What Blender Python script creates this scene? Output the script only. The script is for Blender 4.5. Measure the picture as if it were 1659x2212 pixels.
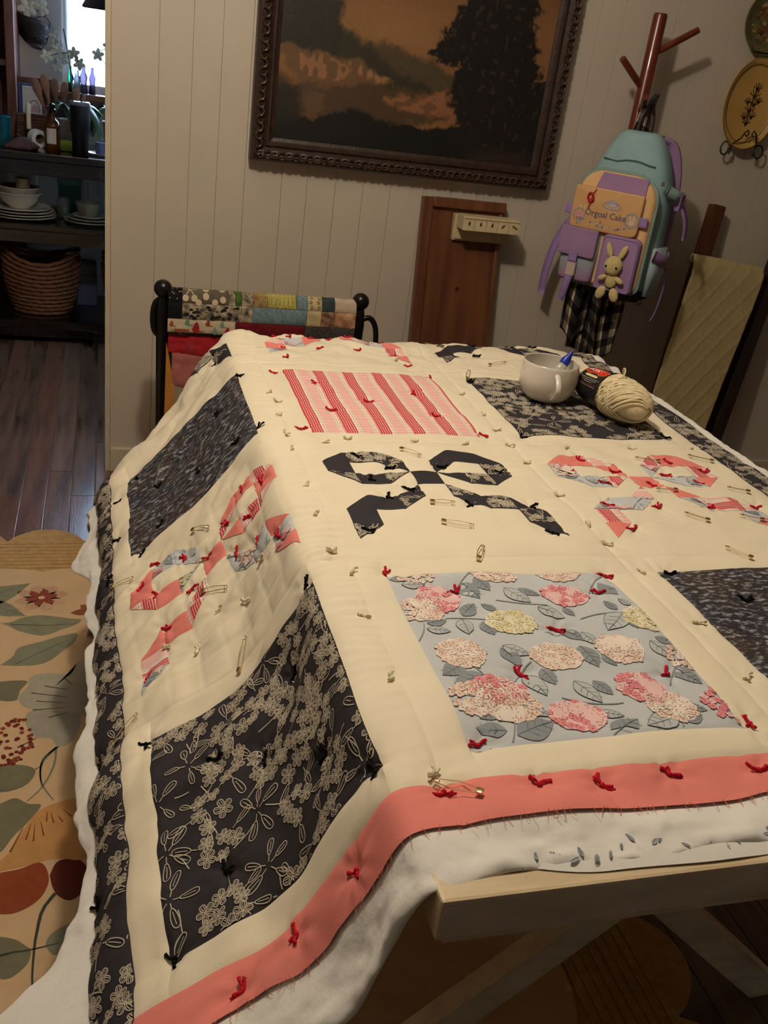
import bpy, bmesh, math, random
import numpy as np
from mathutils import Matrix, Vector, Euler
for o in list(bpy.data.objects): bpy.data.objects.remove(o)
SC = bpy.context.scene
COL = SC.collection
random.seed(7)
RNG = np.random.default_rng(11)
R = math.radians
PI = math.pi
# ---------------------------------------------------------------- camera
def make_camera():
    yaw, pit, roll = R(18.304), R(25.448), R(8.136)
    fwd = Vector((math.sin(yaw) * math.cos(pit), math.cos(yaw) * math.cos(pit), -math.sin(pit)))
    right = Vector((math.cos(yaw), -math.sin(yaw), 0)); up = right.cross(fwd)
    r2 = math.cos(roll) * right + math.sin(roll) * up
    u2 = -math.sin(roll) * right + math.cos(roll) * up
    cd = bpy.data.cameras.new('camera'); co = bpy.data.objects.new('camera', cd); COL.objects.link(co)
    m = Matrix((r2, u2, -fwd)).transposed().to_4x4(); m.translation = (0, 0, 1.36)
    co.matrix_world = m
    cd.sensor_fit = 'VERTICAL'; cd.sensor_height = 24.0; cd.lens = 24.0 * 2030 / 2212
    cd.clip_start = .02
    SC.camera = co
make_camera()
# ---------------------------------------------------------------- world and light
W = bpy.data.worlds.new('world'); SC.world = W; W.use_nodes = True
bg = W.node_tree.nodes['Background']; bg.inputs[0].default_value = (0.55, 0.74, 1.0, 1); bg.inputs[1].default_value = 48.0
def lamp(name, kind, loc, energy, color, size=.1, rot=(0, 0, 0)):
    l = bpy.data.lights.new(name, kind); l.energy = energy; l.color = color
    if kind == 'AREA': l.shape = 'DISK'; l.size = size
    else: l.shadow_soft_size = size
    o = bpy.data.objects.new(name, l); COL.objects.link(o); o.location = loc; o.rotation_euler = rot
    return o
lamp('ceiling_bulb_offscreen', 'POINT', (0.20, 1.48, 2.28), 41, (1.0, .875, .71), .05)
SC.view_settings.view_transform = 'Standard'; SC.view_settings.look = 'None'
SC.view_settings.gamma = 1.0; SC.view_settings.use_curve_mapping = False
SC.view_settings.exposure = 0.08
# ---------------------------------------------------------------- helpers
def lin(c):
    return tuple((x / 255 / 12.92 if x / 255 <= .04045 else ((x / 255 + .055) / 1.055) ** 2.4) for x in c)
MATS = {}
def mat(name, rgb, rough=.6, var=.12, vscale=30, bump=.0, bscale=200, metal=0, spec=.5, trans=0, sheen=0, alpha=1, attr=False, stretch=None, coat=0, rgb2=None):
    """procedural surface: noise varies the colour (rgb..rgb2), a finer noise gives the relief"""
    if name in MATS: return MATS[name]
    m = bpy.data.materials.new(name); m.use_nodes = True; nt = m.node_tree; N = nt.nodes; L = nt.links
    b = N['Principled BSDF']
    c = lin(rgb)
    tc = N.new('ShaderNodeTexCoord'); mp = N.new('ShaderNodeMapping'); L.new(tc.outputs['Object'], mp.inputs[0])
    if stretch: mp.inputs['Scale'].default_value = stretch
    nz = N.new('ShaderNodeTexNoise'); nz.inputs['Scale'].default_value = vscale; nz.inputs['Detail'].default_value = 5
    L.new(mp.outputs[0], nz.inputs[0])
    mx = N.new('ShaderNodeMix'); mx.data_type = 'RGBA'
    if attr:
        at = N.new('ShaderNodeAttribute'); at.attribute_name = 'Col'
        mx.blend_type = 'MULTIPLY'; mx.inputs[0].default_value = 1.0
        rp = N.new('ShaderNodeMapRange'); rp.inputs[1].default_value = .3; rp.inputs[2].default_value = .7
        rp.inputs[3].default_value = 1 - var; rp.inputs[4].default_value = 1
        L.new(nz.outputs[0], rp.inputs[0]); L.new(at.outputs[0], mx.inputs[6]); L.new(rp.outputs[0], mx.inputs[7])
    else:
        c2 = lin(rgb2) if rgb2 else tuple(x * (1 - var) for x in c)
        rp = N.new('ShaderNodeMapRange'); rp.inputs[1].default_value = .3; rp.inputs[2].default_value = .7
        L.new(nz.outputs[0], rp.inputs[0]); L.new(rp.outputs[0], mx.inputs[0])
        mx.inputs[6].default_value = (*c, 1); mx.inputs[7].default_value = (*c2, 1)
    L.new(mx.outputs[2], b.inputs['Base Color'])
    b.inputs['Roughness'].default_value = rough; b.inputs['Metallic'].default_value = metal
    b.inputs['Specular IOR Level'].default_value = spec
    b.inputs['Transmission Weight'].default_value = trans
    b.inputs['Sheen Weight'].default_value = sheen
    b.inputs['Coat Weight'].default_value = coat
    b.inputs['Alpha'].default_value = alpha
    if bump:
        n2 = N.new('ShaderNodeTexNoise'); n2.inputs['Scale'].default_value = bscale; n2.inputs['Detail'].default_value = 3
        L.new(mp.outputs[0], n2.inputs[0])
        bp = N.new('ShaderNodeBump'); bp.inputs['Strength'].default_value = bump; bp.inputs['Distance'].default_value = .002
        L.new(n2.outputs[0], bp.inputs['Height']); L.new(bp.outputs[0], b.inputs['Normal'])
    MATS[name] = m
    return m
def ramp_mat(name, period, stops, axis=0, stops2=None, period2=None, rough=.85, bump=.15, phase=0.0):
    """woven stripes in the cloth's own metres (UV): constant ramp over one repeat, optional crossing stripes multiplied in"""
    m = bpy.data.materials.new(name); m.use_nodes = True; nt = m.node_tree; N = nt.nodes; L = nt.links
    b = N['Principled BSDF']; b.inputs['Roughness'].default_value = rough; b.inputs['Specular IOR Level'].default_value = .2
    uv = N.new('ShaderNodeUVMap'); uv.uv_map = 'UVMap'; sx = N.new('ShaderNodeSeparateXYZ'); L.new(uv.outputs[0], sx.inputs[0])
    def strip(ax, per, st, ph=0.0):
        a = N.new('ShaderNodeMath'); a.operation = 'ADD'; a.inputs[1].default_value = ph; L.new(sx.outputs[ax], a.inputs[0])
        d = N.new('ShaderNodeMath'); d.operation = 'DIVIDE'; d.inputs[1].default_value = per; L.new(a.outputs[0], d.inputs[0])
        f = N.new('ShaderNodeMath'); f.operation = 'FRACT'; L.new(d.outputs[0], f.inputs[0])
        r = N.new('ShaderNodeValToRGB'); r.color_ramp.interpolation = 'CONSTANT'
        e = r.color_ramp.elements
        while len(e) < len(st): e.new(.5)
        for k, (p, c) in enumerate(st): e[k].position = p; e[k].color = (*lin(c), 1)
        L.new(f.outputs[0], r.inputs[0]); return r.outputs[0]
    out = strip(axis, period, stops, phase)
    if stops2:
        mx = N.new('ShaderNodeMix'); mx.data_type = 'RGBA'; mx.blend_type = 'MULTIPLY'; mx.inputs[0].default_value = 1
        L.new(out, mx.inputs[6]); L.new(strip(1 - axis, period2, stops2), mx.inputs[7]); out = mx.outputs[2]
    L.new(out, b.inputs['Base Color'])
    tc = N.new('ShaderNodeTexCoord'); n2 = N.new('ShaderNodeTexNoise'); n2.inputs['Scale'].default_value = 400; L.new(tc.outputs['Object'], n2.inputs[0])
    bp = N.new('ShaderNodeBump'); bp.inputs['Strength'].default_value = bump; bp.inputs['Distance'].default_value = .001
    L.new(n2.outputs[0], bp.inputs['Height']); L.new(bp.outputs[0], b.inputs['Normal'])
    MATS[name] = m
    return m
def build(name, V, F, m, parent=None, smooth=False, uv=None, vcol=None, fcol=None, off=None):
    V = np.asarray(V, float)
    if off is not None: V = V - np.asarray(off, float)
    me = bpy.data.meshes.new(name); me.from_pydata(V.tolist(), [], [tuple(int(i) for i in f) for f in F])
    if uv is not None:
        l = me.uv_layers.new(name='UVMap'); idx = np.zeros(len(me.loops), dtype=np.int32); me.loops.foreach_get('vertex_index', idx)
        l.data.foreach_set('uv', np.asarray(uv, float)[idx].ravel())
    if vcol is not None:
        a = me.color_attributes.new('Col', 'FLOAT_COLOR', 'POINT'); c = np.ones((len(V), 4)); c[:, :3] = vcol; a.data.foreach_set('color', c.ravel())
    if smooth: me.polygons.foreach_set('use_smooth', [True] * len(me.polygons))
    if m: me.materials.append(m)
    me.update()
    o = bpy.data.objects.new(name, me); COL.objects.link(o)
    if parent is not None: o.parent = parent
    return o
def tag(o, label=None, cat=None, group=None, kind=None):
    if label: o['label'] = label
    if cat: o['category'] = cat
    if group: o['group'] = group
    if kind: o['kind'] = kind
    return o
def thing(name, label, cat, loc=(0, 0, 0), rot=0, group=None, kind=None):
    o = bpy.data.objects.new(name, None); COL.objects.link(o); o.location = loc; o.empty_display_size = .05
    o.rotation_euler = rot if isinstance(rot, tuple) else (0, 0, rot)
    if kind: o['kind'] = kind
    return tag(o, label, cat, group)
def struct(name, loc=(0, 0, 0)):
    o = bpy.data.objects.new(name, None); COL.objects.link(o); o.location = loc; o['kind'] = 'structure'; return o
class MB:
    def __init__(s): s.V = []; s.F = []
    def add(s, V, F):
        n = len(s.V); s.V += [tuple(v) for v in V]; s.F += [tuple(i + n for i in f) for f in F]; return s
    def box(s, x0, x1, y0, y1, z0, z1, b=0.0, M=None):
        if b <= 0:
            V = [(x, y, z) for x in (x0, x1) for y in (y0, y1) for z in (z0, z1)]
            F = [(0, 1, 3, 2), (4, 6, 7, 5), (0, 4, 5, 1), (2, 3, 7, 6), (0, 2, 6, 4), (1, 5, 7, 3)]
        else:
            bm = bmesh.new(); bmesh.ops.create_cube(bm, size=1)
            for v in bm.verts: v.co = ((x0 + x1) / 2 + v.co.x * (x1 - x0), (y0 + y1) / 2 + v.co.y * (y1 - y0), (z0 + z1) / 2 + v.co.z * (z1 - z0))
            bmesh.ops.bevel(bm, geom=list(bm.edges), offset=b, segments=2, affect='EDGES', profile=.6)
            bm.verts.ensure_lookup_table(); V = [tuple(v.co) for v in bm.verts]; F = [tuple(v.index for v in f.verts) for f in bm.faces]; bm.free()
        if M is not None: V = [tuple(M @ Vector(v)) for v in V]
        return s.add(V, F)
    def tube(s, path, r, n=8, caps=True, flat=1.0, up=(0, 0, 1)):
        P = [Vector(p) for p in path]; k = len(P); rr = r if hasattr(r, '__len__') else [r] * k
        V = []; F = []
        T0 = (P[1] - P[0]).normalized(); U = Vector(up)
        if abs(U.dot(T0)) > .95: U = Vector((1, 0, 0))
        A = (U - T0 * U.dot(T0)).normalized()
        for i in range(k):
            T = (P[min(i + 1, k - 1)] - P[max(i - 1, 0)])
            T = T.normalized() if T.length > 1e-9 else T0
            A = A - T * A.dot(T); A = A.normalized() if A.length > 1e-6 else T.orthogonal().normalized()
            B = T.cross(A)
            for j in range(n):
                a = 2 * PI * j / n; V.append(P[i] + A * (math.cos(a) * rr[i] * flat) + B * (math.sin(a) * rr[i]))
        for i in range(k - 1):
            for j in range(n): F.append((i * n + j, i * n + (j + 1) % n, (i + 1) * n + (j + 1) % n, (i + 1) * n + j))
        if caps: F.append(tuple(range(n))[::-1]); F.append(tuple((k - 1) * n + j for j in range(n)))
        return s.add(V, F)
    def lathe(s, prof, n=32, c=(0, 0, 0), sx=1, sy=1, M=None, fn=None):
        V = []; F = []
        for (r, z) in prof:
            for j in range(n):
                a = 2 * PI * j / n; x, y, zz = r * math.cos(a) * sx, r * math.sin(a) * sy, z
                if fn: x, y, zz = fn(x, y, zz, a)
                V.append((x, y, zz))
        if M is not None: V = [tuple(M @ Vector(v)) for v in V]
        V = [(v[0] + c[0], v[1] + c[1], v[2] + c[2]) for v in V]
        k = len(prof)
        for i in range(k - 1):
            for j in range(n): F.append((i * n + j, i * n + (j + 1) % n, (i + 1) * n + (j + 1) % n, (i + 1) * n + j))
        if prof[0][0] > 1e-6: F.append(tuple(range(n))[::-1])
        if prof[-1][0] > 1e-6: F.append(tuple((k - 1) * n + j for j in range(n)))
        return s.add(V, F)
    def ball(s, c, r, n=16, m=10, M=None):
        rx, ry, rz = r if hasattr(r, '__len__') else (r, r, r)
        prof = [(math.sin(PI * i / m), -math.cos(PI * i / m)) for i in range(m + 1)]
        V = []; F = []
        for (q, z) in prof:
            for j in range(n):
                a = 2 * PI * j / n; V.append(Vector((q * math.cos(a) * rx, q * math.sin(a) * ry, z * rz)))
        if M is not None: V = [M @ v for v in V]
        V = [tuple(v + Vector(c)) for v in V]
        for i in range(m):
            for j in range(n): F.append((i * n + j, i * n + (j + 1) % n, (i + 1) * n + (j + 1) % n, (i + 1) * n + j))
        return s.add(V, F)
    def prism(s, pts, d, M=None, b=0.0):
        """outline pts (x,z) in the XZ plane extruded from y=0 to y=d, optional rounded front edge b"""
        n = len(pts); P = np.array(pts, float); c = P.mean(0)
        rings = [(P, d), (P, b)]
        if b > 0:
            for k in (1, 2, 3):
                a = k / 3 * PI / 2; sh = b * (1 - math.cos(a)); 
                Q = inset(P, sh); rings.append((Q, b * (1 - math.sin(a))))
        V = []; F = []
        for Q, y in rings: V += [(x, y, z) for x, z in Q]
        for i in range(len(rings) - 1):
            for j in range(n): F.append((i * n + j, i * n + (j + 1) % n, (i + 1) * n + (j + 1) % n, (i + 1) * n + j))
        F.append(tuple(range(n))[::-1]); F.append(tuple((len(rings) - 1) * n + j for j in range(n)))
        if M is not None: V = [tuple(M @ Vector(v)) for v in V]
        return s.add(V, F)
    def out(s, name, m, parent=None, smooth=False, **k):
        o = build(name, s.V, s.F, m, parent, smooth, **k)
        return autosmooth(o, 48) if smooth and len(s.F) < 6000 else o
def inset(P, d):
    n = len(P); Q = np.roll(P, 1, 0); S = np.roll(P, -1, 0)
    a = P - Q; b = S - P
    a = a / (np.linalg.norm(a, axis=1, keepdims=True) + 1e-9); b = b / (np.linalg.norm(b, axis=1, keepdims=True) + 1e-9)
    na = np.stack([-a[:, 1], a[:, 0]], 1); nb = np.stack([-b[:, 1], b[:, 0]], 1)
    m = na + nb; m /= np.maximum(np.linalg.norm(m, axis=1, keepdims=True), .2)
    area = 0.5 * np.sum(P[:, 0] * S[:, 1] - S[:, 0] * P[:, 1])
    return P + m * d * (1 if area > 0 else -1)
def rrect(x0, x1, z0, z1, r, n=5):
    pts = []
    rs = r if hasattr(r, '__len__') else (r, r, r, r)   # bl, br, tr, tl
    for cx, cz, a0, q in ((x0 + rs[0], z0 + rs[0], PI, rs[0]), (x1 - rs[1], z0 + rs[1], 1.5 * PI, rs[1]), (x1 - rs[2], z1 - rs[2], 0, rs[2]), (x0 + rs[3], z1 - rs[3], .5 * PI, rs[3])):
        for k in range(n + 1): a = a0 + .5 * PI * k / n; pts.append((cx + q * math.cos(a), cz + q * math.sin(a)))
    return pts
def autosmooth(o, ang=40):
    for p in o.data.polygons: p.use_smooth = True
    bm = bmesh.new(); bm.from_mesh(o.data)
    for e in bm.edges:
        if len(e.link_faces) == 2 and e.calc_face_angle(0) > R(ang): e.smooth = False
    bm.to_mesh(o.data); bm.free(); return o
_T = RNG.random((64, 64))
def vnoise(x, y, seed=0):
    x = np.asarray(x, float) + seed * 17.37; y = np.asarray(y, float) + seed * 9.11
    xi = np.floor(x).astype(int); yi = np.floor(y).astype(int); fx = x - xi; fy = y - yi
    fx = fx * fx * (3 - 2 * fx); fy = fy * fy * (3 - 2 * fy)
    g = lambda a, b: _T[a % 64, b % 64]
    return (g(xi, yi) * (1 - fx) + g(xi + 1, yi) * fx) * (1 - fy) + (g(xi, yi + 1) * (1 - fx) + g(xi + 1, yi + 1) * fx) * fy
def grid_faces(nu, nv):
    return [(i * nv + j, (i + 1) * nv + j, (i + 1) * nv + j + 1, i * nv + j + 1) for i in range(nu - 1) for j in range(nv - 1)]
def copy_tree(o, parent=None):
    c = o.copy(); COL.objects.link(c)
    if parent is not None: c.parent = parent
    for ch in list(o.children): copy_tree(ch, c)
    return c
class Print:
    """flat print drawn as shapes in cloth metres and laid on the cloth"""
    def __init__(s): s.V = []; s.F = []; s.C = []; s.L = []
    def poly(s, pts, col, layer=0):
        n = len(s.V); k = len(pts); c = np.mean(np.asarray(pts, float), 0)
        s.V += [tuple(c)] + [tuple(p) for p in pts]; s.L += [layer] * (k + 1); s.C += [col] * (k + 1)
        s.F += [(n, n + 1 + i, n + 1 + (i + 1) % k) for i in range(k)]
    def line(s, pts, w, col, layer=1, taper=False):
        P = np.asarray(pts, float); k = len(P)
        T = np.gradient(P, axis=0); T /= np.linalg.norm(T, axis=1, keepdims=True) + 1e-12
        Nn = np.stack([-T[:, 1], T[:, 0]], 1) * w / 2
        if taper: Nn *= np.linspace(1, .3, k)[:, None]
        n = len(s.V)
        for i in range(k): s.V += [tuple(P[i] + Nn[i]), tuple(P[i] - Nn[i])]
        s.L += [layer] * (2 * k); s.C += [col] * (2 * k)
        s.F += [(n + 2 * i, n + 2 * i + 1, n + 2 * i + 3, n + 2 * i + 2) for i in range(k - 1)]
    def mesh(s, name, mapf, m, parent, inside=None, step=.00018, base=.0008, off=None):
        V = np.array(s.V); 
        ok = inside(V[:, 0], V[:, 1]) if inside is not None else np.ones(len(V), bool)
        F = [f for f in s.F if all(ok[i] for i in f)]
        if not F: return None
        used = sorted({i for f in F for i in f}); mp = {a: b for b, a in enumerate(used)}
        U = V[used]; lay = np.array(s.L)[used]
        X = mapf(U[:, 0], U[:, 1], base + step * lay)
        o = build(name, X, [tuple(mp[i] for i in f) for f in F], m, parent, True, vcol=np.array([lin(s.C[i]) for i in used]), off=off)
        o['kind'] = 'stuff'; return o
# ---------------------------------------------------------------- materials of the setting
M_WALL = mat('wall_paint', (205, 194, 178), .55, .05, 6, .05, 60)
M_WALL_D = mat('wall_paint_grey', (182, 178, 174), .6, .06, 5)
M_WALL_F = mat('wall_wood_panel', (186, 168, 146), .6, .3, 5, stretch=(5, 5, .6))
M_CEIL = mat('ceiling_paint', (222, 214, 200), .7, .03, 5)
M_TRIM = mat('trim_paint', (214, 201, 176), .5, .14, 14, .05, 50)
M_FLOORGAP = mat('floor_gap', (92, 70, 58), .8)
PLANKS = [mat('floor_plank_%s' % n, c, .20, .45, 3.0, .16, 26, stretch=(9, .9, 1), rgb2=c2) for n, c, c2 in
          (('a', (124, 96, 80), (80, 60, 50)), ('b', (132, 106, 90), (88, 70, 60)), ('c', (114, 90, 76), (74, 58, 50)), ('d', (126, 92, 76), (90, 66, 56)))]
# ---------------------------------------------------------------- the setting
def setting():
    fl = struct('floor')
    o = MB().box(-2.6, 4.3, -3.7, 5.6, -.05, -.004).out('subfloor', M_FLOORGAP, fl)
    rnd = random.Random(3); w = .073; x = -1.64
    meshes = {}
    while x < 2.7:
        y = -1.5 - rnd.random() * .9
        ye = 5.25 if x < 0.05 else 3.03
        while y < ye:
            ln = rnd.choice((1.2, 1.6, 2.0)); y0 = max(y, -1.5); y1 = min(y + ln, ye)
            if y1 - y0 > .05:
                key = round(y1 - y0, 2)
                MB().box(-w / 2 + .0009, w / 2 - .0009, y0 + .001, y1 - .001, -.01, rnd.uniform(-.0006, .0004), .0012)\
                    .out('plank', rnd.choice(PLANKS), fl).location = (x + w / 2, 0, 0)
            y += ln
        x += w
    # panelled back wall, boards of uneven width, ends at the doorway
    wb = struct('wall_back')
    MB().box(.004, 4.2, 3.036, 3.13, 0, 2.45).out('wall_core', M_WALL, wb)
    xs = [.012, .142, .237, .320, .405, .520, .600, .690, .780, .870, .980, 1.075, 1.165, 1.270, 1.360, 1.475, 1.555, 1.645, 1.740, 1.835, 1.945, 2.03, 2.12, 2.21, 2.32, 2.40, 2.50, 2.62, 2.72, 2.83, 2.95, 3.08, 3.2, 3.4, 3.6, 3.8, 4.0, 4.2]
    for a, b in zip(xs[:-1], xs[1:]):
        g = .0008 if abs(a - .142) > .01 else .003
        MB().box(a + g / 2, b - .0004, 3.030, 3.040, 0.0, 2.45, .0010).out('panel_board', M_WALL, wb)
    bb = MB().box(.0125, 4.2, 3.014, 3.0298, .001, .085, .003).out('baseboard_back', M_TRIM); bb['kind'] = 'structure'
    t = MB().box(-.004, .012, 3.022, 3.136, 0, 2.45, .002).out('trim_1', M_TRIM); t['kind'] = 'structure'
    for k, (z, c) in enumerate(((.62, 0), (.18, 0), (1.04, 0))):
        pass
    def wall(name, *b, m=M_WALL):
        o = MB().box(*b).out(name, m); o['kind'] = 'structure'
    wall('wall_right', 4.2, 4.3, -3.7, 3.13, 0, 2.45, m=M_WALL_F)
    wall('wall_left', -2.6, -2.5, -3.7, 5.5, 0, 2.45)
    wall('wall_rear', -2.6, 4.3, -3.8, -3.7, 0, 2.45, m=M_WALL_F)
    wall('wall_kitchen_side', 1.3, 1.4, 3.13, 5.5, 0, 2.45, m=M_WALL_D)
    wall('wall_doorway_left', -2.5, -1.25, 3.03, 3.13, 0, 2.45)
    o = MB().box(-2.6, 4.3, -3.8, 5.6, 2.45, 2.5).out('ceiling', M_CEIL); o['kind'] = 'structure'
    # kitchen back wall round its window
    wk = MB(); y0, y1 = 5.25, 5.37
    wx0, wx1, wz0, wz1 = -.205, .95, 1.03, 2.05
    wk.box(-2.5, wx0, y0, y1, 0, 2.45); wk.box(wx1, 1.3, y0, y1, 0, 2.45); wk.box(wx0, wx1, y0, y1, 0, wz0); wk.box(wx0, wx1, y0, y1, wz1, 2.45)
    o = wk.out('wall_kitchen', M_WALL_D); o['kind'] = 'structure'
    wn = struct('window_1')
    mw = mat('window_paint', (225, 224, 220), .4, .04)
    f = MB()
    f.box(wx0, wx0 + .04, 5.26, 5.34, wz0, wz1); f.box(wx1 - .04, wx1, 5.26, 5.34, wz0, wz1); f.box(wx0, wx1, 5.26, 5.34, wz0, wz0 + .035); f.box(wx0, wx1, 5.26, 5.34, wz1 - .04, wz1)
    f.box(wx0 + .04, wx1 - .04, 5.28, 5.32, 1.50, 1.54); f.box(.35, .39, 5.27, 5.33, wz0, wz1)
    f.out('window_frame', mw, wn)
    mg = mat('window_glass', (235, 240, 245), .02, 0, trans=1)
    for a, b in ((wx0 + .04, .35), (.39, wx1 - .04)):
        for c, d in ((wz0 + .035, 1.5), (1.54, wz1 - .04)):
            MB().box(a, b, 5.298, 5.302, c, d).out('pane', mg, wn)
    MB().box(wx0 - .03, wx1 + .03, 5.13, 5.27, 1.0, 1.03, .004).out('window_sill', mat('sill_wood', (118, 66, 40), .4, .3, 12), wn)
setting()
# ---------------------------------------------------------------- dining table
M_TAB = mat('table_paint', (230, 210, 172), .5, .3, 9, .2, 40, stretch=(1, 5, 5), rgb2=(206, 184, 148))
M_TAB2 = M_TAB
def table():
    x0, x1, y0, y1, zt = .266, 1.203, .503, 2.10, .7505
    t = thing('dining_table', 'cream painted farmhouse table with crossed legs, quilt spread over it', 'table', ((x0 + x1) / 2, (y0 + y1) / 2, 0))
    L = tuple(t.location)
    n = 7; w = (x1 - x0 - .0) / n
    # top of long planks framed by a breadboard end
    for k in range(n):
        MB().box(x0 + k * w + .0006, x0 + (k + 1) * w - .0006, y0 + .075, y1 - .075, zt - .032, zt - .001, .002).out('tabletop_plank', M_TAB, t, off=L)
    for a, b in ((y0, y0 + .0745), (y1 - .0745, y1)):
        MB().box(x0 - .002, x1 + .002, a, b, zt - .046, zt, .0035).out('breadboard_end', M_TAB, t, off=L)
    for a, b in ((x0 + .02, x0 + .05), (x1 - .05, x1 - .02)):
        MB().box(a, b, y0 + .06, y1 - .06, zt - .066, zt - .033, .002).out('side_apron', M_TAB, t, off=L)
    for a in (y0 + .012, y1 - .072):
        MB().box(x0 + .012, x1 - .012, a, a + .06, zt - .066, zt - .0465, .003).out('cleat', M_TAB, t, off=L)
    cx = .78 - .04
    for yy in (.85, 1.78):
        for s, dy in ((1, -.018), (-1, .018)):
            M = Matrix.Translation((cx, yy + dy, .345)) @ Matrix.Rotation(s * R(43), 4, 'Y')
            m = MB().box(-.055, .055, -.017, .017, -.53, .53, .003, M=M)
            m.V = [(v[0], v[1], min(max(v[2], .0128 if v[0] < .97 else .0005), zt - .0665)) for v in m.V]
            m.out('crossed_leg', M_TAB2, t, off=L)
        MB().box(cx - .40, cx + .40, yy - .05, yy + .05, zt - .0665, zt - .0335, .003).out('leg_cleat', M_TAB2, t, off=L)
    MB().box(cx - .03, cx + .03, .885, 1.745, .30, .39, .004).out('stretcher', M_TAB2, t, off=L)
table()
# ---------------------------------------------------------------- quilt surface (u across, v along, metres of cloth)
US = [-0.112, 0.308, 0.714, 1.120]
VS = [0.634, 1.058, 1.478, 1.900, 2.320]
SASH = 0.042
U0, U1, V0, V1 = -0.174, 1.172, 0.576, 2.382
FOLD = 0.258
ZQ = 0.760
VF = 2.105
def _prof(pts):
    p = np.array(pts) * 0.6
    q = [p[0]]
    # smooth by Chaikin corner cutting, then arc length
    for _ in range(3):
        a = p[:-1] * .75 + p[1:] * .25; b = p[:-1] * .25 + p[1:] * .75
        m = np.empty((2 * len(a), 2)); m[0::2] = a; m[1::2] = b
        p = np.vstack([p[:1], m, p[-1:]])
    s = np.concatenate([[0], np.cumsum(np.hypot(*(p[1:] - p[:-1]).T))])
    s += p[0, 0]
    return s, p
PN = _prof([(-.10, 0), (-.015, .0), (.02, .022), (.045, .09), (.08, .19), (.115, .25), (.20, .33), (.335, .415), (.42, .48), (.455, .53), (.468, .60), (.475, .72), (.48, .85)])
PF = _prof([(-.10, 0), (-.015, .0), (.02, .022), (.08, .11), (.16, .222), (.25, .32), (.335, .395), (.41, .445), (.45, .49), (.462, .56), (.468, .70), (.472, .83)])
def smooth(a, b, x):
    t = np.clip((x - a) / (b - a), 0, 1); return t * t * (3 - 2 * t)
def Qbase(u, v):
    u = np.asarray(u, float); v = np.asarray(v, float)
    s = FOLD - u
    w = smooth(1.08, 1.48, v)
    o = (1 - w) * np.interp(s, PN[0], PN[1][:, 0]) + w * np.interp(s, PF[0], PF[1][:, 0])
    d = (1 - w) * np.interp(s, PN[0], PN[1][:, 1]) + w * np.interp(s, PF[0], PF[1][:, 1])
    flat = s < PN[0][0]
    o = np.where(flat, s, o); d = np.where(flat, 0, d)
    # far end: the cloth falls over the end of the table
    vf = VF - 0.52 * np.clip(s, 0, .5)
    t = v - vf
    r = 0.03
    c = np.clip(t / r, 0, 1.25)
    yo = np.where(t <= 0, t, np.where(t < 1.25 * r, r * np.sin(c), r * math.sin(1.25) + (t - 1.25 * r) * math.cos(1.25)))
    zo = np.where(t <= 0, 0, np.where(t < 1.25 * r, r * (1 - np.cos(c)), r * (1 - math.cos(1.25)) + (t - 1.25 * r) * math.sin(1.25)))
    # near end of the hanging side swings a little towards the room
    x = FOLD - o
    y = vf + yo
    z = ZQ - d - zo
    # right edge and near edge sag
    e = np.clip(u - 1.200, 0, 1); x = x - e * .25; z = z - e * .8
    return np.stack([x, y, z], -1)
TIES_RED = [(0.352,1.028), (0.436,0.976), (0.672,1.012), (0.636,0.964), (0.536,0.880), (0.452,0.796), (0.636,0.780), (0.360,0.684), (0.684,0.684), (0.304,0.624), (0.400,0.620), (0.464,0.612), (0.544,0.620), (0.644,0.612), (0.176,0.608), (0.080,0.612), (0.008,0.600), (0.332,1.848), (0.404,1.784), (0.408,1.636), (0.496,1.692), (0.608,1.748), (0.612,1.624), (0.332,1.532), (0.676,1.856), (0.684,1.532), (0.368,2.112), (0.408,2.100), (0.452,2.112), (0.500,2.104), (0.544,2.112), (0.632,2.116), (0.380,2.028), (0.460,2.024), (0.556,2.028), (0.644,2.020), (0.376,1.944), (0.648,1.936), (0.596,2.096), (0.828,1.420), (0.780,1.368), (0.872,1.368), (0.828,1.324), (1.004,1.408), (0.968,1.356), (1.060,1.372), (0.916,1.312), (1.016,1.320), (0.788,1.232), (0.876,1.220), (0.788,1.144), (0.976,1.224), (1.068,1.220), (0.224,1.372), (0.180,1.412), (0.128,1.376), (0.180,1.324), (-0.020,1.440), (0.036,1.392), (0.076,1.340), (0.128,1.284), (0.172,1.248), (0.220,1.192), (-0.056,1.396), (-0.028,1.344), (0.036,1.292), (-0.024,1.244), (-0.072,1.160)]
TIES_CREAM = [(-0.028,1.200), (0.016,1.152), (0.068,1.204), (0.116,1.168), (0.176,1.196), (0.300,0.796), (0.300,0.924), (0.300,1.500), (0.300,1.440), (0.296,1.288), (0.292,1.192), (0.292,1.080), (0.308,1.024), (0.304,1.604), (0.300,1.712), (0.408,1.492), (0.528,1.484), (0.624,1.480), (0.708,1.472), (0.712,1.400), (0.716,1.632), (0.712,1.748), (0.716,1.556), (0.716,1.268), (0.716,1.160), (0.720,1.100), (0.732,1.016), (0.964,1.476), (1.096,1.480), (0.824,1.472), (0.740,0.880), (0.732,0.760), (0.300,0.648), (0.632,1.976), (0.312,1.668), (0.364,1.476)]
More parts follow.
